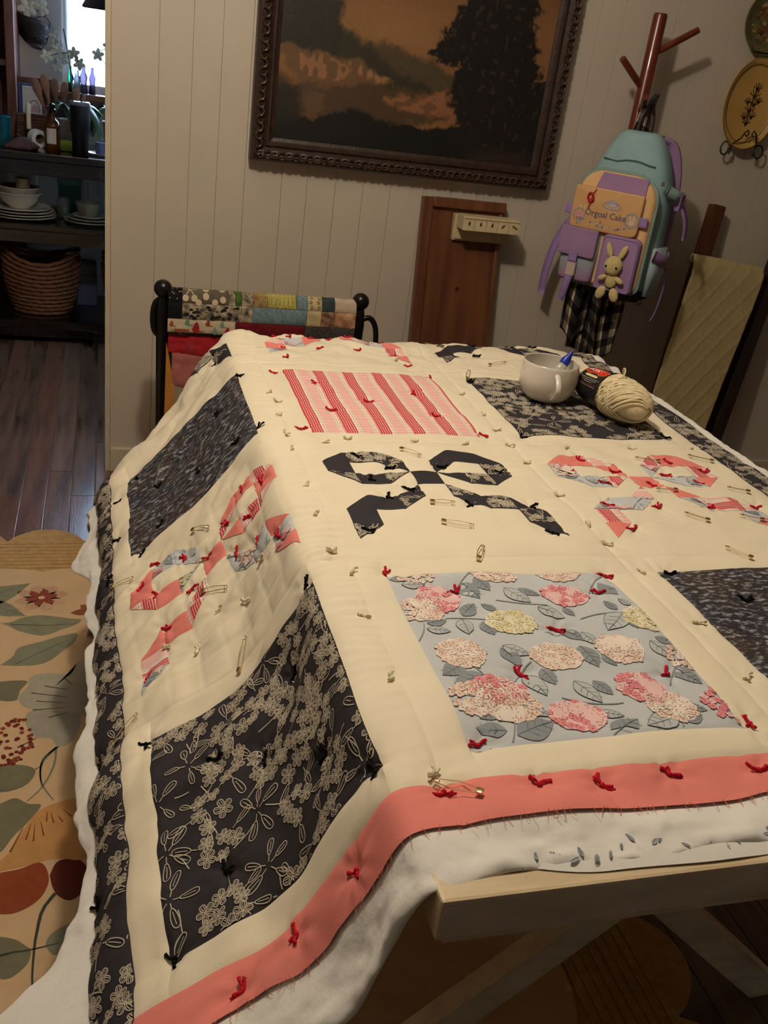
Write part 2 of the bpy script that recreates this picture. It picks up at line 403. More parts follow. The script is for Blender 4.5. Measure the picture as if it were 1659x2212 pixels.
TIES_BLACK = [(0.260,1.836), (0.256,1.548), (0.184,1.756), (0.200,1.580), (-0.044,1.828), (0.100,1.620), (-0.004,1.732), (-0.004,1.564), (-0.052,1.512), (-0.096,1.776), (-0.100,1.620), (-0.120,1.484), (0.216,2.044), (0.208,2.012), (0.160,0.940), (0.020,0.912), (0.080,0.864), (0.176,0.772), (0.240,0.680), (-0.076,1.012), (0.240,1.024), (0.008,0.748), (-0.064,0.680), (0.764,1.832), (1.072,1.536), (0.756,1.528), (0.776,1.012), (0.848,0.932), (0.784,2.112), (0.864,2.112), (0.964,2.116), (1.024,2.112), (0.852,2.044), (0.408,1.420), (0.452,1.368), (0.544,1.372), (0.408,1.328), (0.460,1.284), (0.416,1.252), (0.544,1.228), (0.648,1.224), (0.644,1.132), (0.360,1.148), (0.648,1.364), (-0.172,1.400), (-0.188,1.224), (-0.172,1.052), (-0.168,0.812)]
PINS = [(0.488,1.428,0.512,1.400), (0.480,1.224,0.512,1.220), (0.476,1.156,0.516,1.144), (0.492,1.048,0.508,1.076), (0.976,1.400,0.940,1.416), (1.096,1.408,1.056,1.424), (0.936,1.272,0.904,1.276), (1.076,1.264,1.048,1.280), (0.932,1.164,0.904,1.184), (1.036,1.164,1.008,1.180), (0.928,1.040,0.908,1.072), (0.068,1.436,0.100,1.400), (-0.112,1.456,-0.068,1.436), (0.056,1.256,0.092,1.232), (0.076,1.044,0.100,1.092), (-0.120,1.052,-0.088,1.080), (0.332,0.608,0.300,0.636), (0.756,1.844,0.788,1.916), (0.852,1.956,0.896,1.972), (0.780,2.092,0.740,2.104)]
HYD_PINK = [(0.580,0.952), (0.584,0.752), (0.484,0.712), (0.404,0.956), (0.412,0.760), (0.672,0.712)]
HYD_PEACH = [(0.372,0.932), (0.392,0.832), (0.508,0.820), (0.596,0.828), (0.500,1.012), (0.380,0.748), (0.416,0.732), (0.600,0.716), (0.680,0.804), (0.388,1.020), (0.596,1.016)]
HYD_YELLOW = [(0.480,0.896), (0.664,0.888)]
LEAVES = [(0.352,1.004,0.376,1.004), (0.364,0.988,0.396,0.988), (0.448,0.992,0.460,0.952), (0.468,1.000,0.480,0.968), (0.500,0.972,0.524,0.936), (0.520,0.972,0.544,0.952), (0.564,0.924,0.572,0.904), (0.528,0.924,0.556,0.900), (0.472,0.924,0.456,0.940), (0.424,0.916,0.448,0.940), (0.420,0.908,0.416,0.872), (0.444,0.900,0.448,0.868), (0.540,0.880,0.560,0.852), (0.564,0.868,0.572,0.840), (0.548,0.840,0.552,0.796), (0.568,0.820,0.576,0.796), (0.448,0.844,0.476,0.824), (0.444,0.840,0.460,0.808), (0.480,0.800,0.484,0.768), (0.456,0.792,0.464,0.748), (0.388,0.812,0.356,0.792), (0.404,0.788,0.364,0.776), (0.508,0.772,0.524,0.732), (0.532,0.772,0.544,0.744), (0.400,0.728,0.372,0.716), (0.428,0.732,0.452,0.712), (0.396,0.696,0.364,0.704), (0.404,0.688,0.452,0.704), (0.512,0.716,0.536,0.704), (0.508,0.676,0.548,0.696), (0.604,0.712,0.572,0.720), (0.596,0.696,0.552,0.684), (0.616,0.716,0.640,0.704), (0.600,0.688,0.628,0.696), (0.640,0.836,0.656,0.800), (0.652,0.844,0.676,0.832), (0.648,0.788,0.664,0.752), (0.640,0.904,0.600,0.868), (0.644,0.896,0.640,0.864), (0.636,0.912,0.628,0.936), (0.660,0.920,0.652,0.940), (0.644,0.984,0.660,0.952), (0.668,0.992,0.680,0.972), (0.368,0.888,0.396,0.880), (0.440,1.016,0.460,1.024), (0.372,0.900,0.400,0.908)]
STEMS = [[(0.472,1.016),(0.444,0.996),(0.424,0.960)], [(0.480,0.948),(0.504,0.936),(0.544,0.928)], [(0.348,0.860),(0.364,0.880),(0.368,0.900)], [(0.400,0.912),(0.428,0.912),(0.452,0.904)], [(0.576,0.896),(0.608,0.908),(0.644,0.904)], [(0.516,0.872),(0.544,0.864),(0.576,0.840)], [(0.432,0.768),(0.444,0.792),(0.472,0.812)], [(0.480,0.744),(0.508,0.728),(0.548,0.728)], [(0.396,0.680),(0.408,0.700),(0.412,0.720)], [(0.592,0.676),(0.600,0.692),(0.604,0.712)], [(0.624,0.756),(0.648,0.792),(0.676,0.812)], [(0.620,0.960),(0.640,0.992),(0.664,1.008)], [(0.396,0.808),(0.404,0.792),(0.404,0.776)]]
RUG_POLYS = [('leaf',[(-0.247,2.083),(-0.223,2.085),(-0.198,2.104),(-0.158,2.113),(-0.119,2.104),(-0.086,2.094),(-0.059,2.087),(-0.073,2.065),(-0.102,2.047),(-0.130,2.027),(-0.158,2.023),(-0.202,2.045),(-0.224,2.066)]),
 ('leaf',[(-0.232,1.906),(-0.208,1.938),(-0.197,1.973),(-0.148,1.996),(-0.106,2.017),(-0.069,2.026),(-0.072,1.991),(-0.093,1.961),(-0.125,1.917),(-0.165,1.900)]),
 ('blue',[(-0.186,1.785),(-0.167,1.820),(-0.167,1.848),(-0.149,1.865),(-0.108,1.864),(-0.078,1.860),(-0.068,1.888),(-0.055,1.907),(-0.034,1.818),(-0.032,1.710),(-0.082,1.723),(-0.141,1.737),(-0.173,1.753)]),
 ('blue2',[(-0.162,1.689),(-0.163,1.722),(-0.141,1.737),(-0.085,1.736),(-0.053,1.721),(-0.057,1.646),(-0.076,1.616),(-0.095,1.612),(-0.111,1.639),(-0.141,1.646)]),
 ('leaf2',[(-0.265,1.837),(-0.227,1.843),(-0.195,1.845),(-0.169,1.839),(-0.182,1.807),(-0.187,1.774),(-0.220,1.775),(-0.261,1.801)]),
 ('leaf2',[(-0.228,1.546),(-0.201,1.560),(-0.178,1.565),(-0.149,1.558),(-0.134,1.543),(-0.141,1.515),(-0.161,1.496),(-0.195,1.489),(-0.223,1.503)]),
 ('leaf2',[(-0.224,1.442),(-0.192,1.458),(-0.166,1.470),(-0.141,1.452),(-0.118,1.445),(-0.138,1.405),(-0.162,1.370),(-0.181,1.335),(-0.212,1.334)]),
 ('tan',[(-0.164,1.333),(-0.142,1.392),(-0.122,1.429),(-0.088,1.449),(-0.051,1.454),(-0.029,1.404),(-0.032,1.309),(-0.050,1.300),(-0.089,1.308),(-0.177,1.291),(-0.190,1.301)]),
 ('rust',[(-0.207,1.281),(-0.176,1.288),(-0.146,1.292),(-0.110,1.302),(-0.095,1.265),(-0.102,1.232),(-0.119,1.211),(-0.145,1.198),(-0.168,1.199),(-0.199,1.212)]),
 ('wine',[(-0.094,1.271),(-0.082,1.301),(-0.050,1.303),(-0.032,1.279),(-0.031,1.236),(-0.056,1.212),(-0.077,1.223),(-0.088,1.244)]),
 ('leaf2',[(-0.183,1.151),(-0.164,1.153),(-0.140,1.144),(-0.124,1.130),(-0.115,1.119),(-0.119,1.095),(-0.139,1.075),(-0.157,1.074),(-0.177,1.088)]),
 ('leaf',[(-0.054,1.164),(-0.068,1.159),(-0.086,1.146),(-0.093,1.127),(-0.080,1.106),(-0.065,1.113)]),
 ('petal',[(-0.087,2.120),(-0.063,2.137),(-0.038,2.136),(-0.044,2.112),(-0.068,2.108)]),
 ('petal',[(-0.063,2.155),(-0.039,2.157),(-0.044,2.136),(-0.060,2.137)])]
RUG_STROKES = [('dk',0.0040,[(-0.132,1.819),(-0.080,1.801)]),
 ('dk',0.0040,[(-0.158,1.796),(-0.081,1.774)]),
 ('dk',0.0040,[(-0.146,1.766),(-0.085,1.754)]),
 ('dk',0.0040,[(-0.151,1.735),(-0.082,1.738)]),
 ('dk',0.0040,[(-0.117,1.707),(-0.082,1.719)]),
 ('dk',0.0040,[(-0.091,1.846),(-0.072,1.816)]),
 ('dk',0.0025,[(-0.222,2.074),(-0.138,2.066),(-0.064,2.070)]),
 ('dk',0.0025,[(-0.198,1.908),(-0.132,1.964),(-0.086,2.000)]),
 ('dk',0.0040,[(-0.173,1.616),(-0.138,1.642)]),
 ('st',0.0070,[(-0.097,1.610),(-0.120,1.571),(-0.125,1.538),(-0.120,1.498)]),
 ('st',0.0070,[(-0.093,1.612),(-0.121,1.576),(-0.124,1.531),(-0.116,1.494),(-0.096,1.456)]),
 ('st',0.0060,[(-0.098,1.608),(-0.100,1.554),(-0.119,1.494),(-0.144,1.459)]),
 ('st',0.0040,[(-0.136,1.545),(-0.120,1.560)]),
 ('br',0.0050,[(-0.164,1.333),(-0.146,1.390)]),
 ('br',0.0040,[(-0.139,1.360),(-0.133,1.398)]),
 ('br',0.0040,[(-0.126,1.354),(-0.126,1.394)]),
 ('br',0.0040,[(-0.109,1.366),(-0.116,1.402)]),
 ('br',0.0040,[(-0.106,1.401),(-0.106,1.427)]),
 ('br',0.0040,[(-0.093,1.396),(-0.099,1.423)]),
 ('br',0.0040,[(-0.077,1.397),(-0.087,1.415)]),
 ('br',0.0040,[(-0.062,1.408),(-0.078,1.430)]),
 ('dk',0.0080,[(-0.083,1.230),(-0.102,1.197),(-0.108,1.154),(-0.110,1.125),(-0.110,1.071),(-0.106,1.025),(-0.108,1.006)]),
 ('dk',0.0060,[(-0.170,1.115),(-0.142,1.120),(-0.115,1.121),(-0.073,1.127)])]
# ---------------------------------------------------------------- height of the cloth: puffs, seams, ties, wrinkles (a raster sampled by everything that lies on it)
HU0, HV0, HST = -.30, .44, .002
HNU, HNV = 780, 1000
LAT = [0.08 + 0.1136 * k for k in range(8)]                 # bow lattice, fraction of a block across
LATV = [0.1375 + 0.108 * k for k in range(8)]
def make_height():
    u = HU0 + HST * np.arange(HNU)[:, None]; v = HV0 + HST * np.arange(HNV)[None, :]
    u, v = np.broadcast_arrays(u, v)
    s = FOLD - u; dr = smooth(0, .12, s)
    h = .0065 * (vnoise(u / .085, v / .085, 1) - .5) + .0032 * (vnoise(u / .033, v / .033, 2) - .5)
    far = smooth(1.90, 2.0, v)
    h = h + far * (.016 * (vnoise(u / .06, v / .040, 3) - .45) + .006 * (vnoise(u / .025, v / .02, 4) - .5))
    # compressed creases along the table edge
    n = vnoise(u / .06, v / .05, 5)
    h = h + .0019 * np.sin(2 * PI * v / .0165 + 9 * n) * np.exp(-((u - .292) / .035) ** 2) * smooth(.6, .9, v) 
    # soft pulls on the hanging side
    h = h + dr * (.016 * (vnoise((u + .6 * v) / .16, (v - .5 * u) / .055, 6) - .5) + .0065 * (vnoise((u + .8 * v) / .05, (v - .6 * u) / .022, 7) - .5))
    h = h + smooth(.33, .43, s) * .016 * (vnoise(v / .10, u * 0 + .5, 8) - .5)
    # near border wavy
    h = h + np.exp(-((v - .585) / .03) ** 2) * .0055 * (vnoise(u / .05, v * 0, 9) - .45)
    def seam(d, depth=.0016, w=.003): return -depth * np.exp(-(d / w) ** 2)
    inq = (u > U0) & (u < U1) & (v > V0) & (v < V1)
    for a in US: h = h + seam(u - a) * inq
    for b in VS: h = h + seam(v - b) * inq
    for r in range(4):
        for c in range(3):
            a0, a1, b0, b1 = US[c], US[c + 1], VS[r], VS[r + 1]
            box = (u > a0) & (u < a1) & (v > b0) & (v < b1)
            if r in (0, 2):
                for e in (a0 + SASH, a1 - SASH): h = h + seam(u - e, .0012) * box
                for e in (b0 + SASH, b1 - SASH): h = h + seam(v - e, .0012) * box
            else:
                dp = .0016 if c == 0 else .0006
                for k in LAT: h = h + seam(u - (a0 + k * (a1 - a0)), dp, .0022) * box
                for k in LATV: h = h + seam(v - (b0 + k * (b1 - b0)), dp, .0022) * box
    H = np.array(h)
    rr = random.Random(5)
    for (a, b), g in [(p, 1.0) for p in TIES_RED + TIES_BLACK] + [(p, .6) for p in TIES_CREAM]:
        i, j = int((a - HU0) / HST), int((b - HV0) / HST); q = 30
        sl = np.s_[max(0, i - q):i + q, max(0, j - q):j + q]
        du = u[sl] - a; dv = v[sl] - b; r2 = np.hypot(du, dv); th = np.arctan2(dv, du)
        k = rr.choice((5, 6, 7)); ph = rr.random() * 6
        H[sl] += g * (-.0042 * np.exp(-(r2 / .010) ** 2) - .0030 * np.exp(-(r2 / .026) ** 2) + .0017 * np.sin(k * th + ph) * np.exp(-((r2 - .016) / .012) ** 2))
    return H
HGT = make_height()
def hsample(u, v):
    x = np.clip((np.asarray(u, float) - HU0) / HST, 0, HNU - 1.001); y = np.clip((np.asarray(v, float) - HV0) / HST, 0, HNV - 1.001)
    i = x.astype(int); j = y.astype(int); a = x - i; b = y - j
    return (HGT[i, j] * (1 - a) + HGT[i + 1, j] * a) * (1 - b) + (HGT[i, j + 1] * (1 - a) + HGT[i + 1, j + 1] * a) * b
def Qn(u, v):
    e = .004
    du = Qbase(u + e, v) - Qbase(u - e, v); dv = Qbase(u, v + e) - Qbase(u, v - e)
    n = np.cross(du, dv); return n / (np.linalg.norm(n, axis=-1, keepdims=True) + 1e-12)
def Q(u, v, off=0.0):
    u = np.asarray(u, float); v = np.asarray(v, float)
    return Qbase(u, v) + Qn(u, v) * (hsample(u, v) + off)[..., None]
# ---------------------------------------------------------------- cloths
CREAM = (243, 232, 206); INK = (52, 48, 54); LINE = (206, 196, 176); CORAL = (238, 140, 130); PALE = (203, 208, 212)
M_CREAM = mat('cream_cotton', CREAM, .62, .04, 20, .12, 500, sheen=.1, spec=.3)
M_INK = mat('black_cotton', INK, .75, .12, 40, .12, 500, spec=.3)
M_CORAL = mat('coral_cotton', CORAL, .8, .06, 25, .12, 500, spec=.2)
M_PALE = mat('pale_blue_cotton', PALE, .75, .05, 25, .1, 500, spec=.25)
M_PRINT = mat('fabric_print', (255, 255, 255), .75, .08, 60, attr=True, spec=.2)
M_BATT = mat('cotton_batting', (240, 238, 232), .95, .04, 30, .45, 90, spec=.1, sheen=.3)
M_BACK = mat('backing_cotton', (232, 231, 226), .8, .05, 30, .1, 400)
M_YRED = mat('red_yarn', (214, 40, 62), .9, .25, 300, .6, 700, spec=.1)
M_YCREAM = mat('cream_yarn', (244, 234, 206), .9, .15, 300, .6, 700, spec=.1)
M_YBLACK = mat('black_yarn', (24, 22, 24), .9, .2, 300, .6, 700, spec=.1)
def night_mat():
    m = bpy.data.materials.new('brushed_dark_cotton'); m.use_nodes = True; N = m.node_tree.nodes; L = m.node_tree.links; b = N['Principled BSDF']
    uv = N.new('ShaderNodeUVMap'); mp = N.new('ShaderNodeMapping'); mp.inputs['Scale'].default_value = (26, 60, 1); mp.inputs['Rotation'].default_value = (0, 0, .45); L.new(uv.outputs[0], mp.inputs[0])
    n1 = N.new('ShaderNodeTexNoise'); n1.inputs['Scale'].default_value = 2.4; n1.inputs['Detail'].default_value = 6; n1.inputs['Roughness'].default_value = .72; L.new(mp.outputs[0], n1.inputs[0])
    r = N.new('ShaderNodeValToRGB'); e = r.color_ramp.elements; e[0].position = .51; e[0].color = (0, 0, 0, 1); e[1].position = .62; e[1].color = (1, 1, 1, 1); L.new(n1.outputs[0], r.inputs[0])
    n2 = N.new('ShaderNodeTexNoise'); n2.inputs['Scale'].default_value = 14; L.new(uv.outputs[0], n2.inputs[0])
    g = N.new('ShaderNodeMix'); g.data_type = 'RGBA'; g.inputs[6].default_value = (*lin((44, 44, 54)), 1); g.inputs[7].default_value = (*lin((62, 52, 48)), 1)
    rr = N.new('ShaderNodeMapRange'); rr.inputs[1].default_value = .42; rr.inputs[2].default_value = .6; L.new(n2.outputs[0], rr.inputs[0]); L.new(rr.outputs[0], g.inputs[0])
    k = N.new('ShaderNodeMix'); k.data_type = 'RGBA'; L.new(r.outputs[0], k.inputs[0]); L.new(g.outputs[2], k.inputs[6]); k.inputs[7].default_value = (*lin((166, 168, 176)), 1)
    L.new(k.outputs[2], b.inputs['Base Color']); b.inputs['Roughness'].default_value = .5; b.inputs['Specular IOR Level'].default_value = .5
    return m
M_NIGHT = night_mat()
RD = (206, 74, 84); WH = (246, 236, 222); PK = (240, 196, 190); GR = (128, 120, 122)
pl = [(0, RD), (.055, WH), (.07, RD), (.125, WH), (.14, RD), (.195, WH), (.21, RD), (.265, WH), (.28, RD), (.33, WH), (.40, GR), (.412, WH), (.45, PK), (.82, WH), (.86, GR), (.872, WH), (.93, (236, 180, 176))]
M_PLAID = ramp_mat('pink_plaid', .0635, pl, 0, [(0, (255, 255, 255)), (.12, (246, 220, 216)), (.2, (255, 255, 255)), (.5, (248, 226, 220)), (.62, (255, 255, 255)), (.8, (240, 212, 210)), (.86, (255, 255, 255))], .030, phase=.0308)
M_PLAID2 = ramp_mat('pink_plaid_turned', .0635, pl, 1, phase=.012)
FAB = {'c': M_CREAM, 'k': M_INK, 'f': M_INK, 'p': M_CORAL, 'h': M_PALE, 'a': M_PLAID, 'b': M_PLAID2, 'n': M_NIGHT}
# ---------------------------------------------------------------- prints
def floral(pr, u0, u1, v0, v1, seed, sp=.054, col=LINE, w=.0012):
    r = random.Random(seed); pts = []
    for _ in range(4000):
        p = (r.uniform(u0, u1), r.uniform(v0, v1))
        if all((p[0] - q[0]) ** 2 + (p[1] - q[1]) ** 2 > sp * sp for q in pts): pts.append(p)
    def petal(cx, cy, a, ln, wd, veins=2):
        P = []
        for k in range(9):
            t = k / 8 * PI; x = ln * (1 - math.cos(t)) / 2; y = wd * math.sin(t) ** .8 * (.55 + .45 * x / ln)
            P.append((x, y))
        P = P + [(x, -y) for x, y in P[-2:0:-1]] + [P[0]]
        ca, sa = math.cos(a), math.sin(a)
        T = lambda x, y: (cx + ca * x - sa * y, cy + sa * x + ca * y)
        pr.line([T(*q) for q in P], w, col, 1)
        for k in range(veins):
            yy = wd * (.34 if veins == 2 else .0) * (1 if k else -1)
            pr.line([T(ln * .18, yy * .3), T(ln * .5, yy), T(ln * .84, yy * .8)], w * .8, col, 1)
    def flower(cx, cy, rad):
        a0 = r.random() * 6
        for k in range(5): petal(cx + math.cos(a0 + k * 1.2566) * rad * .12, cy + math.sin(a0 + k * 1.2566) * rad * .12, a0 + k * 1.2566, rad * .9, rad * .40)
        P = [(cx + rad * .1 * math.cos(t), cy + rad * .1 * math.sin(t)) for t in np.linspace(0, 6.283, 7)]
        pr.line(P, w, col, 1)
    for (x, y) in pts:
        big = r.random() < .86
        n = r.randint(7, 10) if big else 0
        fl = []
        R0 = .026
        for _ in range(300):
            if len(fl) >= n: break
            a = r.random() * 6.283; q = R0 * math.sqrt(r.random()); rad = r.uniform(.0092, .0122)
            c = (x + q * math.cos(a), y + q * math.sin(a))
            if all(math.hypot(c[0] - g[0], c[1] - g[1]) > (rad + g[2]) * .82 for g in fl): fl.append((*c, rad)); flower(*c, rad)
        a = r.random() * 6.283
        for k in range(3 if big else 5):
            b = a + k * 1.15 + r.uniform(-.3, .3); q = R0 if big else .004
            px, py = x + q * math.cos(b), y + q * math.sin(b)
            ln = r.uniform(.018, .026); petal(px + math.cos(b) * .008, py + math.sin(b) * .008, b, ln, ln * .24, 1)
            pr.line([(px, py), (px + math.cos(b) * .004, py + math.sin(b) * .004), (px + math.cos(b) * .008, py + math.sin(b) * .008)], w, col, 1)
        # a stem to a neighbour
        b = r.random() * 6.283
        pr.line([(x + math.cos(b) * t + .004 * math.sin(t * 90), y + math.sin(b) * t) for t in np.linspace(.018, .045, 7)], w * 1.2, col, 1)
def hyd_head(pr, x, y, rx, ry, kind, r):
    base = {'pink': (238, 150, 156), 'peach': (240, 214, 198), 'yellow': (232, 222, 180)}[kind]
    lt = {'pink': (246, 206, 204), 'peach': (246, 232, 220), 'yellow': (242, 236, 208)}[kind]
    dk = {'pink': (170, 84, 92), 'peach': (150, 116, 104), 'yellow': (140, 128, 92)}[kind]
    n = 22
    pr.poly([(x + rx * (1 + .06 * math.sin(k * 2.4)) * math.cos(2 * PI * k / n), y + ry * (1 + .06 * math.cos(k * 3.1)) * math.sin(2 * PI * k / n)) for k in range(n)], lt, 2)
    pts = []
    for _ in range(500):
        a = r.random() * 6.283; q = math.sqrt(r.random()) * .93; p = (x + rx * q * math.cos(a), y + ry * q * math.sin(a))
        if all(math.hypot(p[0] - g[0], p[1] - g[1]) > .0082 for g in pts): pts.append(p)
    for k, (a, b) in enumerate(pts):
        q = .0048; t = r.random() * 6
        c = base if r.random() < .7 else lt
        for j in range(4):
            d = t + j * PI / 2; cx, cy = a + math.cos(d) * q * .62, b + math.sin(d) * q * .62
            P = [(cx + q * .62 * math.cos(e), cy + q * .62 * math.sin(e)) for e in np.linspace(0, 6.283, 7)[:-1]]
            pr.poly(P, c, 3)
            if r.random() < .55:
                e0 = d + r.uniform(-1.3, .2); pr.line([(cx + q * .62 * math.cos(e), cy + q * .62 * math.sin(e)) for e in np.linspace(e0, e0 + 2.2, 5)], .0006, dk, 4)
        pr.poly([(a + .0009 * math.cos(e), b + .0009 * math.sin(e)) for e in np.linspace(0, 6.283, 6)[:-1]], dk, 5)
def leaf(pr, x0, y0, x1, y1, col, vein, wd=.26, outline=False, layer=1):
    d = np.array([x1 - x0, y1 - y0]); ln = np.linalg.norm(d); d = d / ln; n = np.array([-d[1], d[0]]); p = np.array([x0, y0])
    T = lambda t, s: tuple(p + d * ln * t + n * s * ln)
    up = [T(t, wd * math.sin(PI * t ** .8) * (1 + .05 * math.sin(t * 40))) for t in np.linspace(0, 1, 10)]
    dn = [T(t, -wd * math.sin(PI * t ** .8)) for t in np.linspace(1, 0, 10)]
    pr.poly(up + dn[1:-1], col, layer)
    pr.line([T(t, .03 * math.sin(t * 3)) for t in np.linspace(.02, .95, 6)], .0009, vein, layer + 1)
    for t in (.3, .5, .7):
        for s in (-1, 1): pr.line([T(t, 0), T(t + .08, s * wd * .38), T(t + .14, s * wd * .66)], .0006, vein, layer + 1)
    if outline: pr.line(up + dn[1:], .0007, vein, layer + 1)
G1 = (150, 158, 164); G2 = (196, 202, 204); GV = (104, 112, 118)
def hydrangea(pr, du=0, dv=0):
    r = random.Random(21)
    for k, (a, b, c, d) in enumerate(LEAVES):
        g = k % 3 == 1
        leaf(pr, a + du, b + dv, c + du, d + dv, G2 if g else G1, GV, .30 if g else .32, g)
    for s in STEMS:
        P = np.array(s); t = np.linspace(0, 1, 12)[:, None]
        B = (1 - t) ** 2 * P[0] + 2 * t * (1 - t) * P[1] + t * t * P[2]
        pr.line(B + np.array([du, dv]), .0017, G1, 1)
    for k, L in (('pink', HYD_PINK), ('peach', HYD_PEACH), ('yellow', HYD_YELLOW)):
        for i, (a, b) in enumerate(L):
            hyd_head(pr, a + du, b + dv, .033 if i % 2 == 0 else .029, .026 if i % 2 == 0 else .030, k, r)
PR_FLORAL = Print(); floral(PR_FLORAL, US[0] + .03, .275, .66, 1.03, 4)
PR_FLORAL2 = Print(); floral(PR_FLORAL2, .74, 1.10, 1.50, 1.88, 8)
PR_BORDL = Print(); floral(PR_BORDL, U0 - .02, US[0] + .03, V0, 2.2, 9)
PR_BORDR = Print(); floral(PR_BORDR, 1.10, 1.19, V0, 2.2, 10)
PR_HYD = Print(); hydrangea(PR_HYD)
